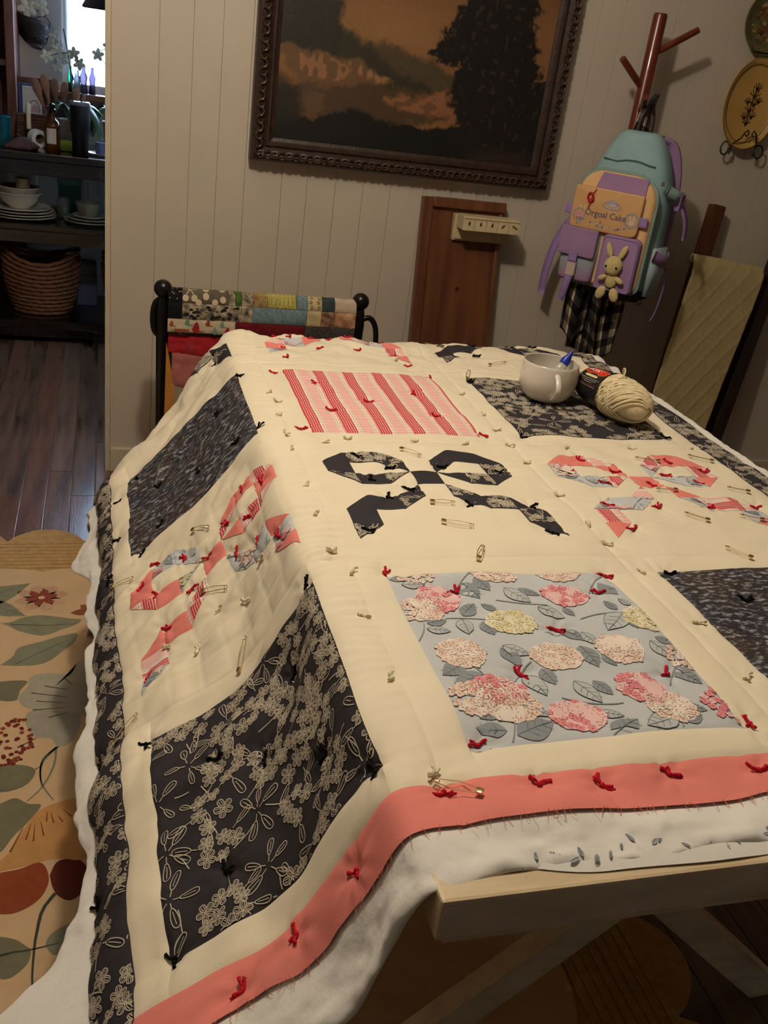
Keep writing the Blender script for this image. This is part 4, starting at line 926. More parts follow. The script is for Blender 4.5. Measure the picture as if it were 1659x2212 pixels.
def wall_things():
    MB_ = mat('pine_stain', (126, 82, 52), .38, .5, 4, .25, 40, stretch=(9, 9, .8), rgb2=(90, 50, 32), coat=.1)
    # leaning wooden cupboard door
    t = thing('cupboard_door', 'tall reddish brown wooden door panel leaning against the wall', 'wooden panel', (1.113, 2.865, 0), (R(-8.4), 0, 0))
    w, h = .141, .998
    MB().box(-w + .026, w - .012, -.006, .004, .03, h - .03).out('panel', mat('pine_panel', (124, 78, 48), .4, .5, 3, .25, 40, stretch=(8, 8, .7), rgb2=(84, 46, 30)), t)
    MB().box(-w, -w + .034, -.020, .008, 0, h, .004).out('stile', MB_, t); MB().box(w - .014, w, -.014, .008, 0, h - .03, .003).out('stile', MB_, t)
    MB().box(-w + .0345, w + .006, -.022, .008, h - .030, h + .002, .005).out('top_rail', MB_, t); MB().box(-w + .0345, w - .0145, -.02, .008, 0, .035, .004).out('bottom_rail', MB_, t)
    MB().lathe([(.0001, -.0065), (.007, -.0062)], 14, M=Matrix.Translation((.010, 0, .715)) @ Matrix.Rotation(R(90), 4, 'X') @ Matrix.Scale(-1, 4, (0, 0, 1))).out('knot', mat('knot_wood', (66, 32, 22), .4, .3, 60), t)
    # small tiled box shelf
    c = thing('tile_spice_box', 'small cream wooden box with five tiles, hung on the wall over the wooden panel', 'wall box', (1.18, 2.985, .90))
    MC = mat('aged_cream_paint', (214, 196, 156), .5, .2, 30, .1, 80)
    for k, (a, b) in enumerate(((0, 0), (.006, .007))):
        MB().box(-.098 + a, .092 - a, -.012 - b, .034 if k == 0 else -.012, -.036 + a, .046 - a, .0025).out('back_plate', MC, c)
    MB().box(-.092, .104, -.076, -.0195, .008, .052, .002).out('box_body', MC, c)
    for k in range(5):
        a = -.092 + k * .0392
        tl = MB().box(a + .0006, a + .0386, -.081, -.0765, .008, .052, .0015).out('tile', mat('glazed_tile', (222, 204, 162), .25, .12, 40), c)
        MB().box(a + .0006, a + .0386, -.083, -.0815, .0455, .0475, .0005).out('tile_ridge', MC, tl)
        dk = mat('tile_motif', (104, 74, 38), .4, .3, 90); cx = a + .0196
        p = Print()
        if k < 3: p.poly([(cx + .0042 * math.cos(e), .030 + .0062 * math.sin(e)) for e in np.linspace(0, 6.28, 14)[:-1]], (104, 74, 38)); p.line([(cx, .036), (cx + .001, .0385), (cx + .003, .040)], .0012, (84, 70, 30))
        elif k == 3: p.poly([(cx - .007, .024), (cx - .004, .034), (cx + .007, .036), (cx + .002, .028)], (104, 74, 38)); p.poly([(cx - .007, .022), (cx - .002, .024), (cx + .001, .028), (cx - .005, .027)], (90, 84, 40))
        else:
            for q in (-.006, 0, .006): p.poly([(cx + q + .0035 * math.cos(e), .030 - q * .5 + .004 * math.sin(e)) for e in np.linspace(0, 6.28, 10)[:-1]], (112, 80, 40))
        p.mesh('fruit_motif', lambda x, y, o: np.stack([x, np.full(x.shape, -.0811) - o, y], 1), mat('tile_print', (255, 255, 255), .3, .1, attr=True), tl, base=.0003)
    # coat rack
    MW = mat('cherry_wood', (116, 46, 30), .28, .3, 8, .05, 60, stretch=(6, 6, 1), coat=.4, rgb2=(84, 30, 22))
    cr = thing('coat_rack', 'red brown wooden pole coat rack with slanted pegs, by the wall', 'coat rack', (1.608, 2.90, 0))
    MB().lathe([(0, .02), (.0215, .02), (.0215, 1.588), (.019, 1.594), (0, 1.595)], 24).out('pole', MW, cr, True)
    for (a, b) in (((.012, 0, 1.488), (.132, -.012, 1.566)), ((-.012, 0, 1.388), (-.106, -.020, 1.458)), ((.0, -.012, 1.318), (-.035, -.085, 1.362))):
        d = Vector(b) - Vector(a); P = [Vector(a) + d * k / 4 for k in range(5)]
        MB().tube(P, [.0105, .0105, .0105, .0105, .0098], 14).out('peg', MW, cr, True)
    MB().lathe([(0, 0), (.14, 0), (.145, .006), (.14, .018), (.03, .026), (0, .026)], 32).out('base', MW, cr, True)
    # oval tray in a wire easel
    pl = thing('oval_tray', 'oval mustard yellow tray with a dark flower motif, on a wire plate hanger', 'tray', (2.066, 3.0, 1.385))
    rx, rz = .107, .142
    MT = mat('mustard_enamel', (206, 168, 92), .4, .12, 8, rgb2=(190, 150, 84)); 
    Mx = Matrix.Rotation(R(90), 4, 'X')
    MB().lathe([(0, .006), (.80, .006), (.84, .008), (.88, .014), (.97, .019), (1.0, .017), (1.0, .013), (.88, .006), (.8, -.004), (0, -.004)], 48, M=Matrix.Diagonal((rx, 1, rz, 1)) @ Mx).out('dish', MT, pl, True)
    p = Print()
    for k in (.845, .985): p.line([(rx * k * math.cos(e), rz * k * math.sin(e)) for e in np.linspace(0, 2 * PI, 49)], .0024, (96, 66, 34))
    def mot(x, y, s, col=(92, 58, 46)):
        for e in range(5): 
            an = PI / 2 + (e - 2) * .55; p.line([(x, y), (x + s * .6 * math.cos(an), y + s * .5 * math.sin(an)), (x + s * math.cos(an) * .9, y + s * math.sin(an))], .0035, col)
        p.poly([(x + s * .28 * math.cos(e), y + s * .28 * math.sin(e)) for e in np.linspace(0, 6.28, 9)[:-1]], col)
    for x, y, s in ((.0, -.062, .020), (-.012, -.045, .020), (.014, -.040, .022), (.0, -.022, .026), (.012, -.002, .024), (-.014, .002, .018), (.026, .008, .018), (.006, .024, .026), (.010, .046, .022)): mot(x, y, s)
    p.line([(0, -.07), (.002, 0), (.01, .06)], .003, (92, 58, 46))
    def dmap(x, y, o):
        q = np.hypot(x / rx, y / rz); d = np.interp(q, [0, .80, .84, .88, .97, 1.0], [.006, .006, .008, .014, .019, .017]); return np.stack([x, -d - o, y], 1)
    p.mesh('painted_motif', dmap, mat('tray_print', (255, 255, 255), .4, .1, attr=True), pl, base=.0005)
    ea = thing('plate_hanger', 'dark scrolled wire hanger holding the mustard oval tray', 'plate hanger', (2.075, 3.0, 1.25))
    MI = mat('dark_iron', (60, 50, 38), .5, .2, 40, metal=.7)
    for s in (-1, 1):
        m = MB(); cx = s * .066
        m.tube([(cx + .021 * (1 - t * .06) * math.cos(t) * s * -1, -.012, -.010 + .026 * (1 - t * .06) * math.sin(t)) for t in np.linspace(-.6, 6.6, 26)], .0028, 7)
        m.tube([(cx - s * .017, -.012, .004), (s * .040, -.026, .018), (s * .030, -.034, .030), (s * .022, -.036, .048), (s * .012, -.036, .056), (s * .006, -.036, .046), (s * .012, -.036, .036), (s * .019, -.036, .042)], .0026, 7)
        m.out('scroll', MI, ea, True)
    MB().tube([(-.05, -.010, .012), (0, .006, .016), (.05, -.010, .012)], .0026, 7).out('crossbar', MI, ea, True)
    # picture plate above
    pp = thing('picture_plate', 'round decorative plate painted with a garden scene above the mustard tray', 'plate', (2.06, 3.005, 1.628))
    MB().lathe([(0, .004), (.068, .004), (.078, .010), (.096, .016), (.098, .013), (.08, .004), (.07, -.002), (0, -.002)], 40, M=Mx).out('dish', mat('plate_glaze', (120, 104, 66), .3, .3, 30, rgb2=(84, 84, 54)), pp, True)
    p = Print(); rr = random.Random(3)
    for k in range(130):
        a = rr.random() * 6.28; q = .062 * math.sqrt(rr.random()); c = rr.choice([(112, 116, 66), (150, 84, 54), (70, 54, 40), (170, 150, 104), (126, 60, 44), (86, 96, 60)])
        x, y = q * math.cos(a), q * math.sin(a); s = rr.uniform(.005, .012)
        p.poly([(x + s * math.cos(e), y + s * .7 * math.sin(e)) for e in np.linspace(0, 6.28, 7)[:-1]], c, k * .05)
    p.mesh('painted_scene', lambda x, y, o: np.stack([x, -.0042 - o, y], 1), mat('tray_print', (255, 255, 255), .4, .1, attr=True), pp, base=.0004)
    MB().tube([(-.05, -.012, -.072), (-.045, -.018, -.088), (.045, -.018, -.088), (.05, -.012, -.072)], .002, 6).out('hanger_wire', MI, pp, True)
    # blanket ladder, leaning over to the side
    MD = mat('dark_worn_wood', (52, 34, 26), .35, .5, 6, .2, 40, stretch=(8, 8, 1), rgb2=(28, 20, 20)); MD2 = mat('brown_worn_wood', (98, 54, 32), .45, .5, 7, .2, 40, stretch=(8, 8, 1), rgb2=(62, 34, 22))
    ld = thing('blanket_ladder', 'dark wooden ladder leaning in the corner with a cream coverlet over its rung', 'ladder', (2.08, 2.90, 0)); L = tuple(ld.location)
    def rail(a, b, wx, wy, m, nm):
        a, b = Vector(a), Vector(b); d = b - a; Z = d.normalized(); X = Vector((1, 0, 0)); X = (X - Z * X.dot(Z)).normalized(); Y = Z.cross(X)
        M = Matrix((X, Y, Z)).transposed().to_4x4(); M.translation = a
        return MB().box(-wx, wx, -wy, wy, 0, d.length, .006, M=M).out(nm, m, ld, off=L)
    rail((1.912, 2.872, .012), (2.041, 2.990, 1.058), .024, .022, MD2, 'rail')
    rail((2.195, 2.874, .012), (2.362, 2.994, 1.02), .026, .024, MD, 'rail')
    for t in (.25, .80): 
        a = Vector((1.912, 2.872, .012)).lerp(Vector((2.041, 2.990, 1.058)), t); b = Vector((2.195, 2.874, .012)).lerp(Vector((2.362, 2.994, 1.02)), t)
        MB().tube([a, b], .014, 12).out('rung', MD, ld, True, off=L)
    # coverlet over the top rung
    A = Vector((1.966, 2.938, .876)); B = Vector((2.262, 2.936, .850)); D0 = Vector((1.884, 2.872, .30)); D1 = Vector((2.138, 2.862, .25))
    nu, nv = 60, 130; V = []
    N = (B - A).cross(D0 - A).normalized(); N = N if N.y < 0 else -N
    for i in range(nu):
        for j in range(nv):
            s = i / (nu - 1); t = (j - 16) / (nv - 17)
            if t < 0:
                e = -t * 8; p = A.lerp(B, s) + Vector((0, .012 * math.sin(min(e, 3) * 1.1) + .018 * min(e, 2), .012 - .045 * max(0, e - .5)))
            else: p = A.lerp(B, s).lerp(D0.lerp(D1, s), t); p = p + N * .014 * min(1, t * 12) ** .5
            sag = .020 * math.sin(PI * min(1, max(0, s))) * (1 - min(1, abs(t) * 3)); p = p + Vector((0, 0, -sag * .3 + .008 * math.cos((s - .5) * PI)))
            a = (s * .29 + t * .58 * .62) / .066; b = (s * .29 - t * .58 * .62) / .066
            rg = .0024 * (math.exp(-(((a % 1) - .5) / .07) ** 2) + .3 * math.exp(-(((b % 1) - .5) / .07) ** 2)); rg += .004 * float(vnoise(s * 4, t * 6, 41))
            V.append(tuple(p + N * rg))
    o = build('coverlet', V, grid_faces(nu, nv), mat('cream_coverlet', (196, 178, 128), .9, .12, 60, .5, 260, spec=.15), None, True)
    tag(o, 'cream coverlet with raised diamond lines draped over the dark ladder', 'blanket')
    sm = o.modifiers.new('thick', 'SOLIDIFY'); sm.thickness = .006; sm.offset = -1
wall_things()
# ---------------------------------------------------------------- backpack, plush, shirt on the rack
def loft(levels, n=36, ex=3.0, c=(0, 0, 0)):
    V = []; F = []
    for (z, hw, hd, *o) in levels:
        ox = o[0] if o else 0; oy = o[1] if len(o) > 1 else 0
        for j in range(n):
            a = 2 * PI * j / n; ca, sa = math.cos(a), math.sin(a)
            V.append((c[0] + ox + hw * math.copysign(abs(ca) ** (2 / ex), ca), c[1] + oy + hd * math.copysign(abs(sa) ** (2 / ex), sa), c[2] + z))
    k = len(levels)
    for i in range(k - 1):
        for j in range(n): F.append((i * n + j, i * n + (j + 1) % n, (i + 1) * n + (j + 1) % n, (i + 1) * n + j))
    F.append(tuple(range(n))[::-1]); F.append(tuple((k - 1) * n + j for j in range(n)))
    return V, F
def strap(P, w, th, side=(1, 0, 0)):
    """flat webbing along P; side = direction of its width"""
    P = [Vector(p) for p in P]; V = []; F = []; S = Vector(side)
    for i, p in enumerate(P):
        T = (P[min(i + 1, len(P) - 1)] - P[max(0, i - 1)]).normalized(); s = (S - T * S.dot(T)).normalized() * w / 2; n = T.cross(s).normalized() * th / 2
        V += [p + s + n, p - s + n, p - s - n, p + s - n]
    for i in range(len(P) - 1):
        for j in range(4): F.append((4 * i + j, 4 * i + (j + 1) % 4, 4 * i + 4 + (j + 1) % 4, 4 * i + 4 + j))
    F.append((0, 1, 2, 3)); k = 4 * (len(P) - 1); F.append((k + 3, k + 2, k + 1, k)); return V, F
def curve(pts, n=16):
    P = np.array(pts, float); k = len(P); t = np.linspace(0, k - 1, n); out = []
    for x in t:
        i = min(int(x), k - 2); f = x - i; p0, p1, p2, p3 = P[max(i - 1, 0)], P[i], P[i + 1], P[min(i + 2, k - 1)]
        out.append(tuple(.5 * (2 * p1 + (p2 - p0) * f + (2 * p0 - 5 * p1 + 4 * p2 - p3) * f * f + (3 * p1 - p0 - 3 * p2 + p3) * f ** 3)))
    return out
def backpack():
    BL = mat('pale_blue_canvas', (154, 188, 194), .8, .1, 25, .3, 300, spec=.25); BL2 = mat('mint_piping', (136, 168, 164), .6, .1, 60)
    PE = mat('peach_canvas', (242, 198, 142), .8, .08, 25, .3, 300, spec=.25); LI = mat('lilac_canvas', (172, 138, 184), .75, .08, 25, .3, 300, spec=.3); LI2 = mat('lilac_webbing', (164, 134, 196), .7, .1, 200, .4, 600)
    NV = mat('dark_base_canvas', (52, 50, 62), .8, .1, 30, .3, 300); GRY = mat('grey_webbing', (78, 72, 66), .8, .2, 100); WHT = mat('white_buckle', (206, 190, 178), .35, .05)
    b = thing('backpack', 'pastel blue, peach and lilac school backpack with a plush bunny, hung on the coat rack', 'backpack', (1.585, 2.80, .772), R(-48))
    lv = [(0, .116, .060), (.012, .130, .072), (.05, .136, .078), (.15, .139, .082), (.28, .137, .080), (.35, .126, .074), (.41, .106, .066), (.455, .084, .056), (.482, .066, .046), (.494, .048, .030)]
    V, F = loft(lv, 40, 3.2); o = build('body', V, F, BL, b, True)
    V, F = loft([(-.008, .112, .058), (.004, .128, .071), (.03, .1365, .0795), (.034, .1365, .0795)], 40, 3.2); build('base', V, F, NV, b, True)
    # front pocket with piping
    out = rrect(-.128, .122, .030, .372, (.02, .02, .075, .07), 7)
    MB().prism(out, .05, M=Matrix.Translation((0, -.112, 0)), b=.014).out('front_pocket', PE, b, True)
    ring = inset(np.array(out), -.003); P = [(x, -.094, z) for x, z in ring]; P.append(P[0]); MB().tube(P, .0055, 8, False).out('piping', BL2, b, True)
    P = [(-.086, -.0585, .405), (-.04, -.0655, .402), (-.01, -.0665, .409), (.03, -.066, .410), (.06, -.0645, .404), (.082, -.059, .402)]
    MB().tube(curve(P, 20), .0028, 6).out('zip', mat('zip_teal', (70, 96, 98), .5), b, True)
    out = [(-.072, .318), (.090, .318), (.090, .368), (-.055, .369)]
    MB().prism(out, .004, M=Matrix.Translation((0, -.1165, 0))).out('top_panel', LI, b)
    # clear-fronted flap with the badge print
    fl = MB().prism(rrect(-.128, .094, .196, .322, (.012, .022, .006, .006), 4), .012, M=Matrix.Translation((0, -.132, 0)), b=.004).out('flap', mat('peach_flap', (226, 178, 122), .5, .08, 25, .2, 300), b, True)
    for x, s in ((-.138, 1), (.104, 1)): MB().box(x - .014, x + .014, -.128, -.120, .232, .262, .004).out('flap_loop', LI2, b)
    pr = Print(); BLU = (150, 150, 190); PKK = (214, 160, 172)
    def ring_(x, y, rx, ry, c, w=.003): pr.line([(x + rx * math.cos(e), y + ry * math.sin(e)) for e in np.linspace(0, 6.283, 22)], w, c)
    ring_(.0, .276, .030, .010, BLU); pr.poly([(.0 + .016 * math.cos(e), .283 + .010 * math.sin(e)) for e in np.linspace(0, 6.28, 14)[:-1]], (206, 190, 184)); ring_(.0, .283, .016, .010, BLU, .002)
    ring_(.070, .246, .021, .021, (150, 160, 180), .004); pr.poly([(.070 + .009 * math.cos(e), .240 + .008 * math.sin(e)) for e in np.linspace(0, 6.28, 12)[:-1]], (226, 206, 200))
    for s in (-1, 1): pr.poly([(.070 + s * .005 + .003 * math.cos(e), .253 + .008 * math.sin(e)) for e in np.linspace(0, 6.28, 10)[:-1]], (226, 206, 200))
    ring_(-.100, .236, .018, .018, BLU, .003); pr.poly([(-.100 + .012 * math.cos(e), .236 + .011 * math.sin(e)) for e in np.linspace(0, 6.28, 12)[:-1]], PKK)
    for s in (-1, 1): pr.poly([(-.094 + s * .006 + .003 * math.cos(e), .258 + .010 * math.sin(e)) for e in np.linspace(0, 6.28, 10)[:-1]], (222, 196, 170))
    V, F = text_mesh('Orgoal Cake', .026, 0, .0004); k0 = len(pr.V)
    pr.V += [(v[0] - .015, v[1] + .247) for v in V]; pr.F += [tuple(i + k0 for i in f) for f in F]; pr.C += [(116, 100, 122)] * len(V); pr.L += [2] * len(V)
    rr = random.Random(8)
    for k in range(70):
        x, y = rr.uniform(-.11, .07), rr.uniform(.206, .226); s = rr.uniform(.0015, .004); c = rr.choice([(214, 170, 170), (160, 180, 150), (190, 160, 190), (226, 206, 160), (140, 120, 130), (150, 190, 180)])
        pr.poly([(x + s * math.cos(e), y + s * math.sin(e)) for e in np.linspace(0, 6.28, 6)[:-1]], c)
    pr.mesh('flap_print', lambda x, y, o: np.stack([x, -.1322 - o, y], 1), mat('bag_print', (255, 255, 255), .5, .05, attr=True), fl, base=.0003)
    # red zip charm
    m = MB()
    for k in range(3): m.tube([(-.072 + .010 * math.cos(e + k), -.139 + .002 * k, .292 + .013 * math.sin(e + k * .7)) for e in np.linspace(0, 6.3, 14)], .0022, 6)
    m.tube([(-.060, -.134, .318), (-.068, -.138, .300), (-.070, -.138, .276), (-.074, -.136, .258)], .0018, 6); m.out('zip_charm', mat('red_cord', (196, 40, 40), .6, .1, 100), b, True)
    # left pouch with buckled flap
    V, F = loft([(0, .050, .014), (.01, .057, .018), (.08, .060, .020), (.15, .058, .016)], 24, 3.5, c=(-.078, -.118, .034))
    zz = np.array(V)[:, 2]; tcol = smooth(.085, .055, zz)[:, None]
    build('left_pouch', V, F, mat('ombre_canvas', (255, 255, 255), .8, .06, 30, .3, 300, attr=True), b, True, vcol=np.array(lin((158, 184, 190))) * (1 - tcol) + np.array(lin((176, 142, 178))) * tcol)
    MB().prism(rrect(-.142, -.020, .112, .198, (.008, .010, .003, .003), 4), .010, M=Matrix.Translation((0, -.149, 0)), b=.004).out('pouch_flap', LI, b, True)
    V, F = strap([(-.085, -.151, .125), (-.085, -.152, .098), (-.085, -.147, .088)], .028, .004); build('flap_tab', V, F, LI2, b)
    MB().box(-.100, -.070, -.151, -.142, .050, .096, .003).out('buckle', WHT, b)
    V, F = strap(curve([(-.085, -.148, .056), (-.088, -.152, .03), (-.096, -.146, -.012), (-.104, -.140, -.034)], 10), .024, .003); build('buckle_strap', V, F, LI2, b, True)
    # right pouch
    MB().prism(rrect(-.008, .116, .026, .196, (.012, .014, .02, .02), 5), .03, M=Matrix.Translation((0, -.134, 0)), b=.008).out('right_pouch', LI, b, True)
    ring = inset(np.array(rrect(-.008, .116, .026, .196, (.012, .014, .02, .02), 5)), .006); P = [(x, -.1335, z) for x, z in ring]; P.append(P[0]); MB().tube(P, .003, 6, False).out('pouch_piping', LI2, b, True)
    # side pocket, side strap, shoulder straps, handle
    V, F = loft([(.02, .012, .052), (.10, .022, .058), (.17, .014, .056)], 24, 3, c=(.136, .004, 0)); build('side_pocket', V, F, mat('clear_blue_canvas', (176, 202, 210), .5, .08, 25), b, True)
    V, F = strap(curve([(.142, -.06, .15), (.160, -.02, .135), (.160, .03, .13), (.150, .06, .14)], 12), .034, .004, (0, 0, 1)); build('compression_strap', V, F, LI, b, True)
    V, F = strap(curve([(.132, -.05, .345), (.158, -.02, .33), (.158, .03, .325), (.148, .07, .33)], 12), .03, .004, (0, 0, 1)); build('compression_strap', V, F, mat('mint_webbing', (150, 184, 178), .7), b, True)
    MB().box(.150, .166, .0, .045, .285, .335, .004).out('side_buckle', LI2, b)
    V, F = strap(curve([(.165, .03, .30), (.185, .045, .25), (.190, .05, .20)], 8), .03, .004, (0, 1, .3)); build('side_strap_tail', V, F, LI2, b, True)
    for s in (1, -1):
        V, F = strap(curve([(s * .040, .040, .478), (s * .075, .070, .455), (s * .098, .092, .37), (s * .106, .096, .25), (s * .108, .090, .14), (s * .108, .080, .06)], 24), .050, .012); build('shoulder_strap', V, F, LI if s > 0 else LI2, b, True)
    V, F = strap(curve([(.150, .085, .10), (.162, .07, .04), (.158, .06, -.04), (.150, .055, -.07)], 10), .022, .003, (0, 1, 0)); build('strap_tail', V, F, LI2, b, True)
    V, F = strap(curve([(-.135, .02, .225), (-.165, -.02, .20), (-.190, -.02, .155), (-.205, -.03, .10), (-.216, -.03, .02), (-.220, -.02, -.055)], 16), .028, .003, (1, -.2, 0)); build('strap_tail', V, F, LI2, b, True)
    V, F = strap(curve([(-.128, -.03, .235), (-.15, -.03, .205), (-.145, -.04, .17)], 8), .03, .005, (0, 0, 1)); build('compression_strap', V, F, LI, b, True)
    V, F = strap(curve([(-.024, .01, .485), (-.020, .02, .535), (-.004, .03, .572), (.012, .025, .535), (.018, .01, .485)], 18), .020, .005, (0, 1, 0)); build('carry_handle', V, F, GRY, b, True)
    MB().ball((.128, -.05, .0), (.010, .010, .008), 12, 8).out('base_stud', NV, b, True)
    MB().box(.118, .128, -.085, -.079, .355, .368, .003).out('brand_tab', mat('mauve_tab', (120, 92, 110), .6), b)
    # plush bunny tucked in the pouch window (own thing), same frame as the bag
    y = thing('plush_bunny', 'small cream plush bunny with long ears and black eyes on the backpack pouch', 'plush toy', (1.585, 2.80, .772), R(-48))
    PL = mat('cream_plush', (226, 206, 142), .95, .12, 120, .6, 500, sheen=.4)
    bm = MB(); bm.ball((.050, -.147, .108), (.029, .020, .030), 20, 14); bm.ball((.052, -.150, .098), (.020, .016, .018), 16, 10); bm.ball((.052, -.140, .064), (.020, .012, .026), 16, 10)
    bm.out('head_and_body', PL, y, True)
    for s, t in ((-1, .10), (1, -.45)): MB().ball((.050 + s * .022, -.146, .152), (.0095, .006, .024), 14, 10, M=Matrix.Rotation(s * .38, 4, 'Y')).out('ear', PL, y, True)
    for s in (-1, 1):
        MB().ball((.052 + s * .028, -.150, .068), (.016, .008, .0085), 14, 8, M=Matrix.Rotation(s * .5, 4, 'Y')).out('arm', PL, y, True)
        MB().ball((.052 + s * .022, -.152, .022), (.015, .010, .022), 14, 10, M=Matrix.Rotation(s * -.35, 4, 'Y')).out('foot', PL, y, True)
        MB().ball((.050 + s * .017, -.1645, .106), (.0038, .003, .0038), 10, 6).out('eye', mat('eye_black', (14, 12, 12), .15), y, True)
    # flannel shirt hanging behind
    PLD = ramp_mat('flannel_check', .085, [(0, (60, 58, 60)), (.22, (150, 140, 124)), (.34, (206, 190, 160)), (.42, (118, 104, 88)), (.60, (46, 46, 52)), (.82, (128, 114, 98)), (.93, (208, 194, 168))], 0,
                   [(0, (255, 255, 255)), (.25, (150, 148, 150)), (.5, (235, 225, 205)), (.62, (255, 255, 255)), (.75, (120, 116, 120))], .11, bump=.3)
    s = thing('flannel_shirt', 'grey and cream checked flannel shirt hanging on the rack behind the backpack', 'shirt', (1.600, 2.815, .52))
    def panel(name, x0, x1, zt, zb, y0, amp, fr, taper, seed):
        nu, nv = 40, 70; V = []; UV = []
        for i in range(nu):
            for j in range(nv):
                a = i / (nu - 1); t = j / (nv - 1); z = zt + (zb - zt) * t
                w = .18 + (1 - .18) * smooth(0, .30, t) if taper else 1
                xc = (x0 + x1) / 2 + .02 * math.sin(t * 3 + seed); hw = (x1 - x0) / 2 * w * (1 - .25 * float(smooth(.75, 1, t)) * (seed % 2))
                x = xc + (a - .5) * 2 * hw; y_ = y0 + amp * math.sin(a * fr + seed + t * 1.2) * (.4 + .6 * t) + .012 * (float(vnoise(a * 3, t * 7, seed)) - .5)
                zz = z + .025 * math.sin(a * 5 + seed) * t
                V.append((x, y_, zz)); UV.append((a * (x1 - x0) * 1.15 + seed * .03, z + a * .02))
        o = build(name, V, grid_faces(nu, nv), PLD, s, True, uv=UV); sm = o.modifiers.new('t', 'SOLIDIFY'); sm.thickness = .003
    panel('shirt_body', -.10, .075, .82, .02, .03, .020, 7, True, 1)
    panel('sleeve', -.135, -.045, .72, .10, -.010, .016, 6, True, 2)
    panel('shirt_front', -.055, .060, .70, .03, -.030, .018, 8, True, 3)
    for z in (.10, .18): MB().ball((-.072, -.030, z), (.005, .003, .005), 10, 6).out('button', mat('eye_black', (14, 12, 12), .15), s, True)
    # loop of the shirt over the peg
    V, F = strap(curve([(-.02, -.02, .80), (-.028, -.04, .83), (-.022, -.055, .85), (-.012, -.035, .84), (-.004, -.01, .80)], 14), .016, .005, (0, 1, 0)); build('collar_loop', V, F, PLD, s, True, uv=[(v[0], v[2]) for v in V])
backpack()
